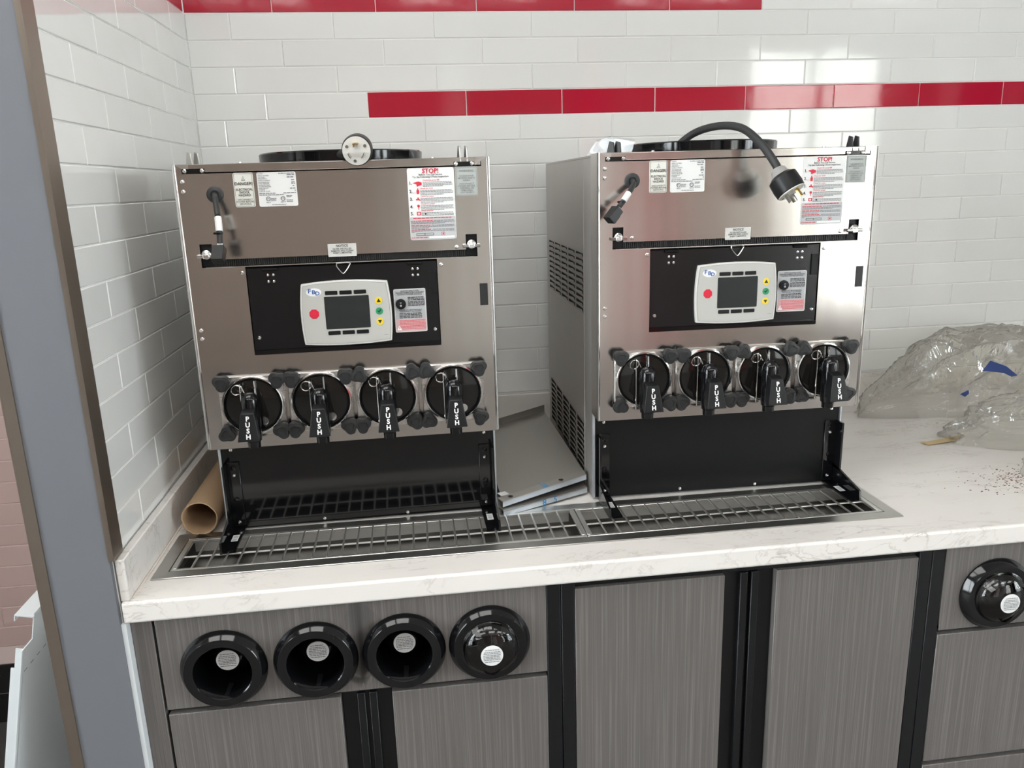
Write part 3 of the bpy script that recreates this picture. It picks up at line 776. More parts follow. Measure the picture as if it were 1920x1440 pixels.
    MB().lathe([(0.0, -0.0060), (0.0048, -0.0058), (0.0058, -0.0035), (0.0100, -0.0030), (0.0102, -0.0005), (0.0102, 0.0012)], 28, close=False, c=(0.3920, 0, 0.4712)).build('rocker_switch', 'black_satin', sl)
    MB().box((0.3905, -0.0064, 0.4738), (0.3935, -0.0058, 0.4746)).torus((0.3920, -0.0061, 0.4688), 0.0014, 0.0004, seg=14, rs=6).build('switch_mark', 'white_print', sl)
    fine_print(sl, 'print_black', [(0.406, 0.4385, z, 0.0018) for z in (0.4835, 0.4810, 0.4785, 0.4750, 0.4725, 0.4700, 0.4675)], 0.0008)
    text('lettering', 'BEFORE ANY MAINTENANCE\nDISCONNECT ALL POWER', 0.0034, 'print_black', sl, 0.4101, 0.4572, 0.0008, bold=0.012, line=0.9)
    fine_print(sl, 'print_black', [(0.388, 0.432, z, 0.0018) for z in (0.4520, 0.4495, 0.4465, 0.4438)], 0.0008)
    MB().prism(rrect(0.3808, 0.4393, 0.4172, 0.4405, 0.0015), 0.0008, 0.0012).build('warning_field', 'print_pink', sl)
    fine_print(sl, 'print_red', [(0.388+0.003*(i > 3)*0, 0.438, z, 0.0013) for i, z in enumerate((0.4383, 0.4355, 0.4325, 0.4300, 0.4270, 0.4245, 0.4215))], 0.0005, 'warning_print')
    MB().prism([(0.3818, 0.4195), (0.3918, 0.4195), (0.3868, 0.4290)], 0.0003, 0.0006).build('shock_triangle', 'white_label', sl)
    MB().plate([0, 1], [0, 1], [], 0, 1) if False else None
    MB().prism([(0.3871, 0.4268), (0.3855, 0.4238), (0.3867, 0.4238), (0.3862, 0.4208), (0.3881, 0.4244), (0.3869, 0.4244)], 0.0001, 0.0003).build('shock_bolt', 'print_red', sl)
    # danger label
    dl = label_plate(o, 'danger_label', 'cream_label', 0.1025, 0.1382, 0.6655, 0.7265+0.0075-0.0072)
    outline(dl, 'print_grey', 0.1040, 0.1367, 0.6668, 0.7255, 0.0006)
    MB().prism([(0.1168, 0.7128), (0.1242, 0.7128), (0.1205, 0.7210)], -0.0016, -0.0012).build('hazard_triangle', 'print_grey', dl)
    MB().prism([(0.1178, 0.7134), (0.1232, 0.7134), (0.1205, 0.7195)], -0.0020, -0.0016).build('triangle_field', 'cream_label', dl)
    MB().prism([(0.1207, 0.7172), (0.1194, 0.7155), (0.1203, 0.7155), (0.1200, 0.7140), (0.1217, 0.7159), (0.1207, 0.7159)], -0.0024, -0.0020).build('shock_bolt', 'print_grey', dl)
    text('lettering', 'DANGER!', 0.0074, 'print_black', dl, 0.1206, 0.7072, bold=0.02)
    text('lettering', 'ELECTRICAL\nSHOCK\nHAZARD', 0.0055, 'print_black', dl, 0.1208, 0.6918, bold=0.018, line=0.92)
    text('lettering', 'DISCONNECT\nPOWER BEFORE\nSERVICING', 0.0043, 'print_black', dl, 0.1208, 0.6748, bold=0.004, line=0.92)
    # rating plate
    rp = label_plate(o, 'rating_label', 'white_label', 0.1450, 0.2150, 0.6650, 0.7265)
    left = ('MODEL', 'SERIAL NUMBER', 'VOLTAGE\nFREQUENCY', 'RATED CURRENT', 'HIGH PRESSURE\nLOW PRESSURE', 'MAXIMUM INLET\nWATER PRESSURE', 'REFRIGERANT\nCHARGE', 'CLIMATE CLASS')
    for s_, z in zip(left, (0.7240, 0.7205, 0.7162, 0.7118, 0.7070, 0.7018, 0.6965, 0.6925)):
        text('lettering', s_, 0.0028, 'print_black', rp, 0.1468, z, align='LEFT', line=0.85)
    fine_print(rp, 'print_grey', [(0.184, 0.2125, 0.7240, 0.0017), (0.199, 0.2125, 0.7212, 0.0020), (0.199, 0.2125, 0.7172, 0.0020), (0.206, 0.2125, 0.7120, 0.0020), (0.206, 0.2125, 0.7080, 0.0019), (0.206, 0.2125, 0.7055, 0.0019), (0.208, 0.2125, 0.7015, 0.0019), (0.203, 0.2125, 0.6970, 0.0019), (0.211, 0.2130, 0.6930, 0.0019), (0.1468, 0.176, 0.6890, 0.0017), (0.190, 0.2130, 0.6890, 0.0017), (0.1468, 0.190, 0.6860, 0.0017)])
    fine_print(rp, 'print_grey', [(0.167, 0.178, 0.6800, 0.0013), (0.167, 0.176, 0.6778, 0.0013), (0.167, 0.176, 0.6755, 0.0013), (0.195, 0.206, 0.6840, 0.0013), (0.195, 0.204, 0.6818, 0.0013), (0.195, 0.206, 0.6760, 0.0013), (0.195, 0.206, 0.6735, 0.0013), (0.158, 0.167, 0.6728, 0.0013), (0.184, 0.193, 0.6728, 0.0013), (0.168, 0.193, 0.6685, 0.0013)])
    for x in (0.1620, 0.1885):
        MB().torus((x, -0.0013, 0.6790), 0.0036, 0.0006, seg=20, rs=6).build('approval_mark', 'print_grey', rp)
        text('lettering', 'ETL', 0.0034, 'print_grey', rp, x, 0.6790, bold=0.01)
    # service label
    sv = label_plate(o, 'service_label', 'white_label', 0.4190, 0.5072, 0.5930, 0.7330-0.0065, 0.004)
    MB().prism(rrect(0.4196, 0.5066, 0.5936, 0.6365, 0.003), -0.0014, -0.0009).build('grey_field', 'grey_label', sv)
    text('lettering', 'STOP!', 0.0118, 'print_red', sv, 0.4630, 0.7205, bold=0.03)
    text('lettering', 'Before You Call Service\nTry the Following 5 Point Inspection:', 0.0046, 'print_black', sv, 0.4630, 0.7120, bold=0.012, line=0.92)
    heads = ('Check the syrup BIB', 'Check for CO2', 'Check for water', 'Check for power', 'Check Defrost')
    for i, (z, h_) in enumerate(zip((0.6990, 0.6838, 0.6695, 0.6555, 0.6425), heads)):
        text('lettering', '%d.' % (i+1), 0.0082, 'print_black', sv, 0.4215, z, align='LEFT', bold=0.02)
        x0 = 0.4475 if i == 0 else 0.4420
        text('lettering', h_, 0.0038, 'print_red', sv, x0, z+0.0050, align='LEFT', bold=0.01)
        fine_print(sv, 'print_grey', [(x0, 0.5035 - (0.018 if k == 3 else 0), z+0.0014-0.0025*k, 0.0013) for k in range(4 if i < 4 else 3)])
    b = MB()
    b.prism([(0.4290, 0.6995), (0.4390, 0.7020), (0.4455, 0.7000), (0.4455, 0.6955), (0.4360, 0.6925), (0.4358, 0.6965)], -0.0017, -0.0012)            # box
    b.prism(rrect(0.4350, 0.4400, 0.6790, 0.6865, 0.0012), -0.0017, -0.0012).prism(rrect(0.4365, 0.4385, 0.6865, 0.6895, 0.0006), -0.0017, -0.0012)    # cylinder
    b.prism([(0.4330, 0.6695), (0.4360, 0.6695), (0.4360, 0.6725), (0.4385, 0.6725), (0.4385, 0.6695), (0.4410, 0.6690), (0.4415, 0.6660), (0.4400, 0.6660), (0.4395, 0.6675), (0.4330, 0.6675)], -0.0017, -0.0012)   # tap
    b.prism(rrect(0.4350, 0.4395, 0.6545, 0.6590, 0.001), -0.0017, -0.0012).prism(rrect(0.4368, 0.4378, 0.6500, 0.6545, 0.0003), -0.0017, -0.0012)    # plug
    b.plate([0.4335, 0.4410], [0.6395, 0.6460], [(0.4352, 0.4393, 0.6408, 0.6447)], -0.0017, -0.0012)                                                   # screen
    b.build('red_pictogram', 'print_red', sv)
    text('lettering', 'CO2', 0.0036, 'print_pink', sv, 0.4300, 0.6808, align='CENTER')
    MB().prism(circ(0.4500, 0.6418, 0.0017, 14), -0.0020, -0.0016).build('key_dot', 'print_black', sv)
    fine_print(sv, 'print_red', [(0.426, 0.4985, 0.6340, 0.0020), (0.4215, 0.4640, 0.6290, 0.0018), (0.4215, 0.4580, 0.6205, 0.0018), (0.4215, 0.4600, 0.6125, 0.0018), (0.4205, 0.4530, 0.5975, 0.0018)], -0.0018, 'red_print')
    fine_print(sv, 'print_grey', [(0.4650, 0.5035, 0.6290, 0.0015), (0.4215, 0.5035, 0.6265, 0.0015), (0.4215, 0.486, 0.6240, 0.0015), (0.4600, 0.5035, 0.6205, 0.0015), (0.4215, 0.5035, 0.6180, 0.0015), (0.4215, 0.456, 0.6155, 0.0015), (0.4620, 0.5035, 0.6125, 0.0015), (0.4215, 0.5035, 0.6100, 0.0015), (0.4215, 0.427, 0.6078, 0.0015)], -0.0018)
    MB().prism(rrect(0.4300, 0.4640, 0.6010, 0.6060, 0.0015), -0.0018, -0.0013).build('plug_badge', 'print_grey', sv)
    MB().prism(rrect(0.4315, 0.4455, 0.6020, 0.6050, 0.0008), -0.0022, -0.0018).prism(rrect(0.4475, 0.4625, 0.6020, 0.6050, 0.0008), -0.0022, -0.0018).build('badge_field', 'silver_label', sv)
    outline(sv, 'print_red', 0.4780, 0.4850, 0.6005, 0.6070, 0.0005, -0.0018, 'flame_box')
    MB().prism([(0.4802, 0.6030), (0.4815, 0.6022), (0.4828, 0.6030), (0.4825, 0.6045), (0.4815, 0.6058), (0.4805, 0.6045)], -0.0018, -0.0014).build('flame_mark', 'print_red', sv)
    MB().prism([(0.4545, 0.5955), (0.5040, 0.5955), (0.5040, 0.5995), (0.4545, 0.5995)], -0.0018, -0.0014).build('white_field', 'white_label', sv)
    # warning label
    wl = label_plate(o, 'warning_label', 'silver_label', 0.5098, 0.5518, 0.6735, 0.7330-0.0065, 0.0015)
    outline(wl, 'print_grey', 0.5112, 0.5504, 0.6748, 0.7252, 0.0004)
    text('lettering', 'WARNING', 0.0056, 'print_grey', wl, 0.5308, 0.7190, bold=0.006)
    text('lettering', 'HAZARDOUS\nMOVING PARTS\nINSIDE', 0.0045, 'print_grey', wl, 0.5308, 0.7055, bold=0.004, line=0.9)
    text('lettering', 'DISCONNECT\nPOWER BEFORE\nOPENING OR\nREMOVING\nANY PANELS', 0.0044, 'print_grey', wl, 0.5308, 0.6870, bold=0.004, line=0.92)
    # notice label
    nl = label_plate(o, 'notice_label', 'silver_label_light', 0.2618, 0.3150, 0.5680, 0.5920, 0.0008)
    outline(nl, 'white_label', 0.2622, 0.3146, 0.5684, 0.5916, 0.0005)
    text('lettering', 'NOTICE', 0.0062, 'print_black', nl, 0.2884, 0.5880, bold=0.012)
    text('lettering', 'FILTER INSTALLED\nREMOVE AND CLEAN\nEVERY 3 MONTHS', 0.0043, 'print_black', nl, 0.2884, 0.5785, bold=0.008, line=0.88)
    # cable grommet
    MB().lathe([(0.0150, 0.0), (0.0150, -0.0028), (0.0130, -0.0045), (0.0075, -0.0052), (0.0060, -0.0035), (0.0, -0.0035)], 32, close=False, c=(0.0680, 0, 0.6895)).build('cable_grommet', 'rubber', o)
    # the four dispensing heads
    for bi, cx in enumerate(BX):
        w2, h2, c = 0.0625, 0.0600, 0.014
        fpz = BZ
        oct_ = [(-w2+c, -h2), (w2-c, -h2), (w2, -h2+c), (w2, h2-c), (w2-c, h2), (-w2+c, h2), (-w2, h2-c), (-w2, -h2+c)]
        b = MB(); R = 0.0575; ns = 48
        ring_f = []
        for k in range(ns):
            a = 2*PI*k/ns; dx, dz = math.cos(a), math.sin(a); best = 9
            for i in range(8):
                p, q = oct_[i], oct_[(i+1) % 8]; ex, ez = q[0]-p[0], q[1]-p[1]; den = dx*ez-dz*ex
                if abs(den) < 1e-9: continue
                t = (p[0]*ez-p[1]*ex)/den; u = (p[0]*dz-p[1]*dx)/den
                if t > 0 and -1e-6 <= u <= 1+1e-6: best = min(best, t)
            ring_f.append((dx*best, dz*best))
        lay = [([(R*math.cos(2*PI*k/ns), R*math.sin(2*PI*k/ns)) for k in range(ns)], 0.0), ([(R*math.cos(2*PI*k/ns), R*math.sin(2*PI*k/ns)) for k in range(ns)], -0.0075),
               ([(p*0.965, q*0.965) for p, q in ring_f], -0.0085), ([(p*0.995, q*0.995) for p, q in ring_f], -0.0065), (ring_f, 0.0)]
        for pts, y in lay: b.v += [(p, y, q) for p, q in pts]
        for j in range(4):
            for k in range(ns):
                k2 = (k+1) % ns; b.f.append([j*ns+k, j*ns+k2, (j+1)*ns+k2, (j+1)*ns+k])
        hd = b.build('dispensing_head', 'steel_plate', o, loc=(cx, 0, fpz))
        MB().lathe([(0.0582, -0.004), (0.0592, -0.0115), (0.0582, -0.0135), (0.0560, -0.0140), (0.0545, -0.0125), (0.0535, -0.009), (0.0535, -0.004)], 56, close=False).build('clamp_ring', 'chrome', hd)
        MB().lathe([(0.0540, -0.0085), (0.0520, -0.0115), (0.0505, -0.0085)], 56, close=False).build('gasket', 'black_satin', hd)
        MB().lathe([(0.0510, -0.0085), (0.0350, -0.0098), (0.0, -0.0102)], 48, close=False).build('lens', 'lens_dark', hd)
        for dx, dz in ((-1, 1), (1, 1), (1, -1), (-1, -1)):
            kn = put('knob', KNOB, hd, loc=(dx*0.0520, -0.0085, dz*0.0510), rot=(0, random.uniform(0, 2), 0))
            kn.scale = (1.05, 1.0, 1.05)
        # valve body with rounded crown
        MB().lathe([(0.0120, -0.0790+0.004), (0.0125, -0.0640), (0.0150, -0.0620), (0.0165, -0.0500), (0.0165, 0.014), (0.0155, 0.0220), (0.0122, 0.0290), (0.0066, 0.0332), (0.0, 0.0342)], 28, axis='z', c=(0.0, -0.038, 0)).build('valve_body', 'black_gloss', hd)
        MB().lathe([(0.0170, -0.012), (0.0150, -0.030), (0.0130, -0.030)], 24, close=False, c=(0.0, 0, 0.004)).build('valve_neck', 'black_gloss', hd)
        MB().lathe([(0.0085, 0.0), (0.0085, -0.0018)], 24, c=(0.0185, -0.0110, -0.032)).build('bright_disc', 'chrome', hd)
        # push paddle
        pd = MB().hexa([(-0.0205, -0.0870, -0.0500), (0.0205, -0.0870, -0.0500), (0.0150, -0.0520, -0.0500), (-0.0150, -0.0520, -0.0500),
                        (-0.0125, -0.0750, 0.0020), (0.0125, -0.0750, 0.0020), (0.0120, -0.0500, 0.0060), (-0.0120, -0.0500, 0.0060)]).build('push_paddle', 'black_satin', hd, 0.0015)
        for ch, z in zip('PUSH', (-0.0080, -0.0190, -0.0300, -0.0410)):
            yy = -0.0750 + (-0.0870+0.0750)*((0.0020-z)/0.052)
            text('lettering', ch, 0.0125, 'white_print', pd, 0.0, z, yy-0.0008, bold=0.035, rot=(PI/2-0.2268, 0, 0), res=3)
        # lock pin with ring, actuator rods
        MB().tube([(-0.0190, -0.020, 0.046), (-0.0190, -0.020, -0.0600)], 0.0016, 8).build('actuator_rod', 'chrome', hd)
        MB().tube([(0.0075, -0.0125, 0.0500), (0.0075, -0.0125, 0.018)], 0.0022, 8).build('shaft_rod', 'chrome', hd)
        pr = put('pull_ring', RINGW, hd, loc=(-0.0245, -0.024, 0.0360), rot=(0.15, 0.0, 0.25 - 0.12*bi))
        pr.scale = (1.05, 1.05, 1.05)
        MB().tube([(-0.0165, -0.022, 0.0430), (-0.0110, -0.026, 0.030)], 0.0012, 6).build('lock_pin', 'chrome', hd)
    # splash panel, brackets and feet
    sp = box('splash_panel', 'black_gloss', (0.006, 0.062, 0.004), (MW-0.006, 0.065, 0.205), o)
    for x, z in ((0.0255, 0.1785), (0.5500, 0.1785), (0.2013, 0.0110), (0.3778, 0.0095)): put('screw', SCREW, sp, loc=(x, 0.062, z))
    for s in (0, 1):
        x0, x1 = (0.0140, 0.0390) if s == 0 else (0.5370, 0.5620)
        br = box('foot_bracket', 'black_gloss', (x0, 0.0585, 0.012), (x1, 0.0615, 0.152), o, 0.0008, 1)
        for z in (0.1240, 0.0195): put('screw', SCREW, br, loc=((x0+x1)/2, 0.0585, z))
        for z in (0.070, 0.140): MB().lathe([(0.0055, 0.0585), (0.0055, 0.0570), (0.0030, 0.0565), (0.0030, 0.0580), (0.0, 0.0580)], 16, close=False, c=((x0+x1)/2, 0, z)).build('bolt_boss', 'black_gloss', br)
        xo0, xo1 = (0.0100, 0.0140) if s == 0 else (0.5620, 0.5660)
        MB().hexa([(xo0, -0.062, 0.004), (xo1, -0.062, 0.004), (xo1, 0.0615, 0.004), (xo0, 0.0615, 0.004), (xo0, -0.058, 0.026), (xo1, -0.058, 0.026), (xo1, 0.0615, 0.050), (xo0, 0.0615, 0.050)]).build('foot_flange', 'black_gloss', br)
        MB().hexa([(x0, -0.058, 0.004), (x1, -0.058, 0.004), (x1, 0.0580, 0.004), (x0, 0.0580, 0.004), (x0, -0.058, 0.008), (x1, -0.058, 0.008), (x1, 0.0580, 0.008), (x0, 0.0580, 0.008)]).build('foot_plate', 'black_gloss', br)
        box('vertical_flange', 'black_gloss', (xo0, 0.030, 0.040), (xo1, 0.0615, 0.152), br)
        box('foot_sticker', 'white_label', (x0+0.007, -0.012, 0.0081), (x0+0.020, 0.018, 0.0084), br)
        b = MB(); 
        for k in range(4): b.box((x0+0.009, -0.009+k*0.006, 0.0085), (x0+0.018, -0.007+k*0.006, 0.0086))
        b.build('barcode', 'print_grey', br)
    return o

m1 = make_machine('stainless four-tap frozen drink machine in the corner by the left tiled wall', (0.1256, -0.745, ZC), (0, 0, 0.0114))
m2 = copy_tree(m1)
m2.location = (0.9129, -0.7306, ZC+0.0015); m2.rotation_euler = (0, 0.0020, -0.0131)
m2['label'] = 'stainless four-tap frozen drink machine with cord looped over it, beside the plastic bag'

for ch in m2.children:
    for g_ in ch.children:
        if g_.name.startswith('bracket_ear'):
            g_.material_slots[0].link = 'OBJECT'; g_.material_slots[0].material = MATS['black_knob']
    if ch.name.startswith('splash_panel'):
        ch.material_slots[0].link = 'OBJECT'; ch.material_slots[0].material = MATS['black_splash']

# cables and plugs, different on the two machines
def signal_cable(m, pts):
    P = smooth_path(pts, 8); n = len(P)
    o = MB().tube(P[:int(n*0.46)], 0.0052, 10).build('signal_cable', 'rubber', m)
    MB().tube(P[int(n*0.45):int(n*0.66)], 0.0062, 12).build('wire_marker', 'white_label', o)
    MB().tube(P[int(n*0.65):int(n*0.86)], [0.0050]*len(P[int(n*0.65):int(n*0.86)]), 10).build('cable_sleeve', 'rubber', o)
    q = Vector(P[int(n*0.68)]); MB().lathe([(0.0066, -0.0015), (0.0066, 0.0015)], 14, axis='z').box((-0.010, -0.002, -0.0018), (-0.004, 0.002, 0.0018)).build('cable_tie', 'black_satin', o, loc=tuple(q))
    b = MB()
    for d in (-0.0035, 0.0, 0.0035):
        b.tube([(p[0]+d, p[1], p[2]) for p in P[int(n*0.85):]], 0.0014, 6)
    b.build('wire_strands', 'white_print', o)
    e = Vector(P[-1]); d = (e - Vector(P[-4])).normalized()
    rot = d.to_track_quat('-Z', 'Y').to_euler()
    cb = MB().box((-0.0105, -0.0085, -0.030), (0.0105, 0.0085, 0.0)).build('connector', 'black_satin', o, 0.001, loc=tuple(e), rot=rot)
    MB().box((-0.0045, -0.0130, -0.026), (0.0080, -0.0086, -0.008)).build('connector_latch', 'black_knob', o, 0.0008, loc=tuple(e), rot=rot)
signal_cable(m1, [(0.0680, -0.004, 0.6890), (0.0715, -0.020, 0.6820), (0.0765, -0.040, 0.6560), (0.0790, -0.052, 0.6320), (0.0795, -0.060, 0.6080), (0.0790, -0.066, 0.5985)])
signal_cable(m2, [(0.0680, -0.004, 0.6890), (0.0650, -0.022, 0.6830), (0.0530, -0.040, 0.6700), (0.0400, -0.052, 0.6560), (0.0290, -0.058, 0.6440), (0.0245, -0.060, 0.6390)])

def plug(m, cord_pts, tip, direction, cap):
    P = smooth_path(cord_pts, 10)
    o = MB().tube(P, 0.0078, 14).build('power_cord', 'rubber', m)
    d = Vector(direction).normalized(); rot = d.to_track_quat('-Y', 'Z').to_euler()     # local -y points out of the plug face
    MB().lathe([(0.010, 0.040), (0.0145, 0.036), (0.0175, 0.024), (0.0185, 0.022)], 28).build('plug_collar', cap, o, loc=tip, rot=rot)
    MB().lathe([(0.0195, 0.024), (0.0275, 0.018), (0.0285, 0.0), (0.0275, -0.012), (0.0255, -0.0135)], 36).build('plug_body', 'black_satin', o, loc=tip, rot=rot)
    MB().lathe([(0.0258, -0.012), (0.0258, -0.0150), (0.0, -0.0152)], 36, close=False).build('plug_face', 'plug_white', o, loc=tip, rot=rot)
    for k in range(3):
        a = PI/2 + k*2*PI/3
        b = MB()
        for j in range(5):
            t0, t1 = a-0.34+0.136*j, a-0.34+0.136*(j+1); r0, r1 = 0.0135, 0.0152
            b.hexa([(r0*math.cos(t0), -0.031, r0*math.sin(t0)), (r1*math.cos(t0), -0.031, r1*math.sin(t0)), (r1*math.cos(t0), -0.0145, r1*math.sin(t0)), (r0*math.cos(t0), -0.0145, r0*math.sin(t0)),
                    (r0*math.cos(t1), -0.031, r0*math.sin(t1)), (r1*math.cos(t1), -0.031, r1*math.sin(t1)), (r1*math.cos(t1), -0.0145, r1*math.sin(t1)), (r0*math.cos(t1), -0.0145, r0*math.sin(t1))])
        if k == 0: b.box((-0.0040, -0.031, 0.0085), (-0.0022, -0.0145, 0.0140))
        b.build('prong', 'brass' if k == 0 else 'steel_plain', o, loc=tip, rot=rot)
    for a in (0.5, 2.7, 4.5):
        sc = MB().lathe([(0.0030, -0.0148), (0.0030, -0.0162), (0.0, -0.0165)], 12, close=False, c=(0.0185*math.cos(a), 0, 0.0185*math.sin(a))).build('face_screw', 'steel_plain', o, loc=tip, rot=rot)
    return o
# left machine: plug lies on the lid with its face to the front
plug(m1, [(0.20, 0.30, 0.7500), (0.24, 0.16, 0.7515), (0.285, 0.09, 0.7560), (0.318, 0.047, 0.7640)], (0.3300, 0.0060, 0.7625), (-0.06, -1.0, -0.18), 'black_satin')
# right machine: cord arches over the lid, plug hangs before the face
plug(m2, [(0.2050, 0.150, 0.7445), (0.2080, 0.148, 0.7600), (0.2350, 0.120, 0.7840), (0.2650, 0.070, 0.7930), (0.2900, 0.010, 0.7850), (0.3080, -0.040, 0.7550), (0.3230, -0.075, 0.7180), (0.3310, -0.086, 0.6960)], (0.3430, -0.0960, 0.6720), (0.42, -0.46, -0.86), 'plug_grey')

# ------------------------------------------------------------------ loose sheet panels between the machines
def sheet_panel(label, c, zoff, marks):
    FL, FR, RR, RL = [Vector(p) for p in c]
    o = thing('sheet_panel', label, 'metal panel', tuple(FL), group='loose stainless panels between the machines')
    q = [p-FL for p in (FL, FR, RR, RL)]
    t = Vector((0, 0, 0.0015))
    MB().hexa(q + [p+t for p in q]).build('sheet', 'steel_sheet', o)
    e = (q[1]-q[0]).normalized(); nrm = Vector((e.y, -e.x, 0))
    def flange(a, b, h, nm, th=0.0015, lip=0.014):
        up = Vector((0, 0, h)); w_ = -nrm*th
        f = MB().hexa([a, b, b-w_*-1, a-w_*-1, a+up, b+up, b+up+w_, a+up+w_]).build(nm, 'galvanized', o)
        return f
    ff = flange(q[0]-Vector((0, 0, 0.010)), q[1]-Vector((0, 0, 0.010)), 0.0115, 'front_flange')
    lip_a, lip_b = q[0]+t, q[1]+t; inn = -nrm*0.024
    MB().hexa([lip_a, lip_b, lip_b+inn, lip_a+inn, lip_a+t*0.6, lip_b+t*0.6, lip_b+inn+t*1.2, lip_a+inn+t*1.2]).build('front_lip', 'steel_sheet', o)
    if marks:
        ra, rb = q[3]+t, q[2]+t
        MB().hexa([ra, rb, rb-nrm*0.0015, ra-nrm*0.0015, ra+Vector((0, 0, 0.02)), rb+Vector((0, 0, 0.02)), rb-nrm*0.0015+Vector((0, 0, 0.02)), ra-nrm*0.0015+Vector((0, 0, 0.02))]).build('rear_flange', 'steel_sheet', o)
        for s_ in (0.12, 0.72):
            cpt = q[0] + (q[1]-q[0])*s_ + inn*0.5 + t*2.2
            MB().lathe([(0.0055, 0.0), (0.0055, 0.0002)], 16, axis='z').build('slot_hole', 'black_dark', o, loc=tuple(cpt))
        p0 = q[0] + (q[1]-q[0])*0.05 + inn*1.1 + t*2.2
        MB().box((0, 0, 0), (0.020, 0.020, 0.0003)).build('sticker', 'white_label', o, loc=tuple(p0), rot=(0, 0, 0.38))
        for s_ in (0.50, 0.53):
            p0 = q[0] + (q[1]-q[0])*s_ + t*2.1
            MB().tube([tuple(p0), tuple(p0+inn)], 0.0009, 6).build('blue_mark', 'marker_blue', o)
    else:
        for s_, ch in ((0.47, '8'), (0.60, '5')):
            p0 = q[0] + (q[1]-q[0])*s_ + nrm*0.0022
            text('blue_mark', ch, 0.020, 'marker_blue', o, p0.x, p0.z-0.004, p0.y, rot=(PI/2, 0, math.atan2(e.y, e.x)))
    return o
sheet_panel('lower loose stainless panel with blue marker digits on its front edge, between the machines', [(0.7065, -0.728, ZC+0.0125), (0.9080, -0.640, ZC+0.0165), (0.9060, -0.080, ZC+0.006), (0.7065, -0.200, ZC+0.006)], 0, False)
sheet_panel('upper loose stainless panel with two slots and a sticker, between the machines', [(0.7065, -0.716, ZC+0.0290), (0.9080, -0.632, ZC+0.0450), (0.9060, -0.070, ZC+0.036), (0.7065, -0.190, ZC+0.026)], 0, True)

# ------------------------------------------------------------------ cardboard tube
tb = thing('cardboard_tube', 'brown cardboard tube lying between the side splash and the machine', 'tube', (0.0740, -0.695, ZC), (0, 0, 0.0))
R0, R1, L = 0.0365, 0.0335, 0.50
b = MB(); sg = 40
for rr, y in ((R1, 0.001), (R1+0.0015, -0.001), (R0, 0.0), (R0, L), (R1, L), (R1, 0.001)):
    for k in range(sg):
        a = 2*PI*k/sg; jit = (0.0022*noise.noise(Vector((math.cos(a)*3, math.sin(a)*3, 4.1)))) if abs(y) < 0.01 else 0
        b.v.append((rr*math.cos(a), y+jit*2, rr*math.sin(a)))
for j in range(5):
    for k in range(sg):
        k2 = (k+1) % sg; b.f.append([j*sg+k, j*sg+k2, (j+1)*sg+k2, (j+1)*sg+k])
b.build('tube_wall', 'cardboard', tb, loc=(0, 0, R0+0.0005))

# ------------------------------------------------------------------ plastic bags and bits at the far end
def bag(nm, label, m, c, r, seed, nu=150, nv=64, fold=0.13, cat='plastic bag', ymax=-0.020):
    b = MB(); off = Vector((seed*3.1, seed*1.7, seed*0.9))
    for j in range(nv+1):
        ph = (j/nv)*PI*0.5
        for i in range(nu):
            a = 2*PI*i/nu
            d = Vector((math.cos(a)*math.cos(ph), math.sin(a)*math.cos(ph), math.sin(ph)))
            n1 = noise.noise(d*1.25+off)
            wv = Vector((noise.noise(d*1.1+off+Vector((9, 0, 0))), noise.noise(d*1.1+off+Vector((0, 9, 0))), noise.noise(d*1.1+off+Vector((0, 0, 9)))))
            f1 = abs(noise.noise(d*1.7+wv*1.6+off*1.3)); f2 = abs(noise.noise(d*3.3+wv*2.4+off*2.1)); f3 = abs(noise.noise(d*6.5+wv*3.0+off*0.7))
            k = 1 + 0.22*n1 - fold*2.2*(f1-0.2) - fold*0.9*(f2-0.2) - fold*0.28*(f3-0.2)
            k = max(0.6, k)
            b.v.append((c[0]+r[0]*d.x*k, min(ymax, c[1]+r[1]*d.y*k), ZC+0.0015+max(0, r[2]*d.z*k)))
    for j in range(nv):
        for i in range(nu):
            i2 = (i+1) % nu; b.f.append([j*nu+i, j*nu+i2, (j+1)*nu+i2, (j+1)*nu+i])
    o = b.build(nm, m, None, fix=True)
    o.data.set_sharp_from_angle(angle=3.0)
    return tag(o, label, cat)
bag('plastic_bag', 'large crumpled clear plastic bag heaped against the tiled wall', 'bag_film', (2.25, -0.180, 0), (0.42, 0.155, 0.245), 2.3)
bag('plastic_bag', 'flattened milky plastic bag spread on the counter before the clear heap', 'bag_film', (2.24, -0.472, 0), (0.33, 0.130, 0.125), 5.1, ymax=-0.345)
bag('plastic_bag', 'opaque cream plastic bag at the edge of the milky bag', 'bag_film_dense', (2.070, -0.735, 0), (0.140, 0.095, 0.17), 8.2, 90, 44, 0.10, ymax=-0.645)
def scrap(nm, label, m, pts, cat, th=0.0012):
    b = MB(); n = len(pts); b.v = [tuple(p) for p in pts] + [(p[0], p[1]+th*0.4, p[2]-th) for p in pts]
    b.f = [list(range(n)), list(range(2*n-1, n-1, -1))] + [[(k+1) % n, k, n+k, n+(k+1) % n] for k in range(n)]
    return tag(b.build(nm, m), label, cat)
scrap('blue_paper_scrap', 'dark blue folded paper scrap resting on the plastic bags', 'blue_paper', [(2.100, -0.330, ZC+0.150), (2.135, -0.312, ZC+0.172), (2.170, -0.332, ZC+0.158), (2.190, -0.352, ZC+0.136), (2.172, -0.354, ZC+0.134), (2.150, -0.350, ZC+0.145)], 'paper')
scrap('blue_paper_scrap', 'small dark blue paper corner low among the plastic bags', 'blue_paper', [(2.035, -0.338, ZC+0.088), (2.060, -0.336, ZC+0.098), (2.062, -0.337, ZC+0.088), (2.050, -0.339, ZC+0.080)], 'paper')
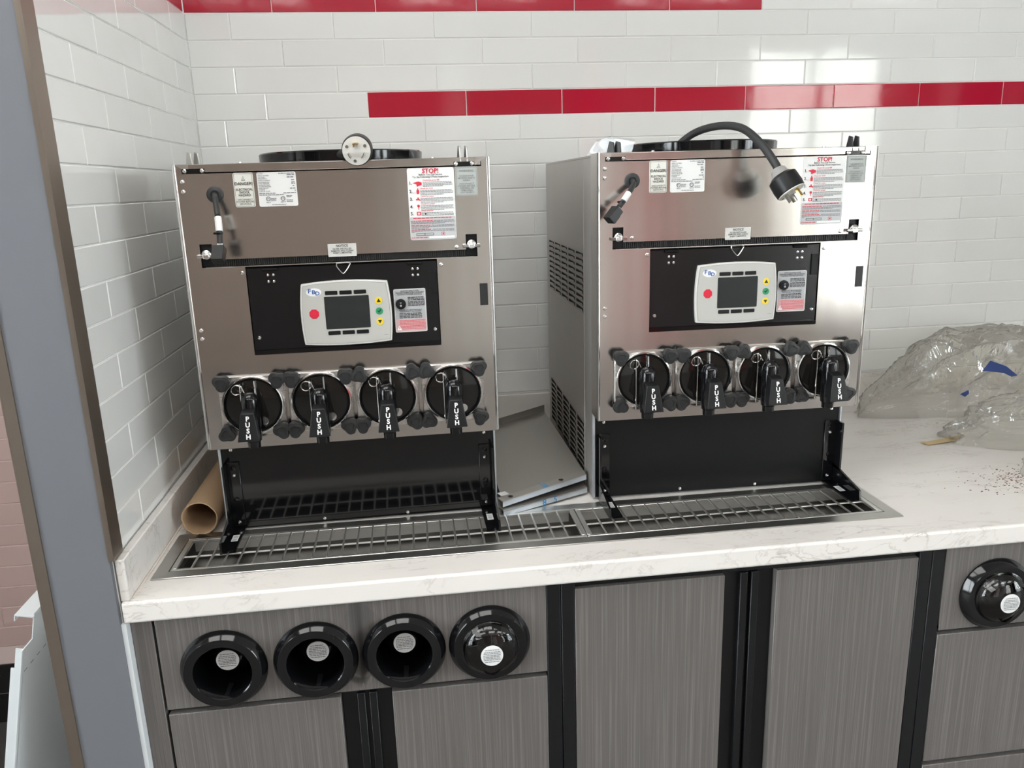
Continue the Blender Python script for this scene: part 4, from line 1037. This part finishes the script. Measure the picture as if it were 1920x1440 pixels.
scrap('wood_splint', 'thin yellowish wooden strip lying on the counter by the bags', 'wood_strip', [(1.838, -0.468, ZC+0.003), (1.845, -0.490, ZC+0.003), (1.93, -0.478, ZC+0.005), (1.985, -0.440, ZC+0.006), (1.93, -0.455, ZC+0.006)], 'wood strip')
random.seed(3)
b = MB()
for k in range(420):
    x = random.gauss(1.93, 0.075); y = -0.735 + random.gauss(0, 0.035) + (x-1.93)*0.25; s_ = random.uniform(0.0006, 0.0019)
    if y < -0.95: continue
    b.box((x, y, ZC+0.0002), (x+s_*random.uniform(1, 3), y+s_, ZC+0.0004+s_*0.5))
tag(b.build('sawdust', 'debris'), 'reddish brown dust and crumbs scattered on the marble counter', 'debris', kind='stuff')
scrap('film_scrap', 'small clear film scrap caught on top of the machine with the looped cord', 'clear_plastic', [(0.920, -0.60, ZC+0.7445), (1.000, -0.66, ZC+0.7445), (1.010, -0.655, ZC+0.772), (0.965, -0.63, ZC+0.782), (0.940, -0.61, ZC+0.775)], 'plastic film', 0.0006)

# ------------------------------------------------------------------ white sheet-metal panel leaning behind the partition
lp = thing('leaning_panel', 'pale blue-white folded sheet metal panel leaning by the grey wall end', 'metal panel', (-0.371, -0.93, 0.004), (0, 0.2225, 0))
LH = 0.870
MB().plate([0.0, 0.45], [0.0, LH], [(-0.01, 0.032, LH-0.042, LH+0.01)], 0.0, 0.002, 'yz').build('sheet', 'white_sheet', lp)
MB().box((-0.012, -0.002, 0.0), (0.002, 0.0, LH-0.043)).build('front_fold', 'white_sheet', lp)
MB().box((-0.019, 0.000, 0.01), (-0.0125, 0.003, LH-0.085)).build('front_return', 'white_sheet', lp)
MB().box((-0.030, 0.032, LH), (0.002, 0.45, LH+0.002)).build('top_fold', 'white_sheet', lp)
MB().box((-0.032, 0.032, LH-0.010), (-0.030, 0.45, LH+0.002)).build('top_return', 'white_sheet', lp)
MB().box((0.002, 0.448, 0.05), (0.055, 0.450, LH)).build('back_fold', 'white_sheet', lp)
b = MB()
for k in range(16): b.box((0.0021, 0.004+k*0.026, LH-0.092), (0.0024, 0.016+k*0.026, LH-0.0905))
b.build('dashed_mark', 'print_grey', lp)
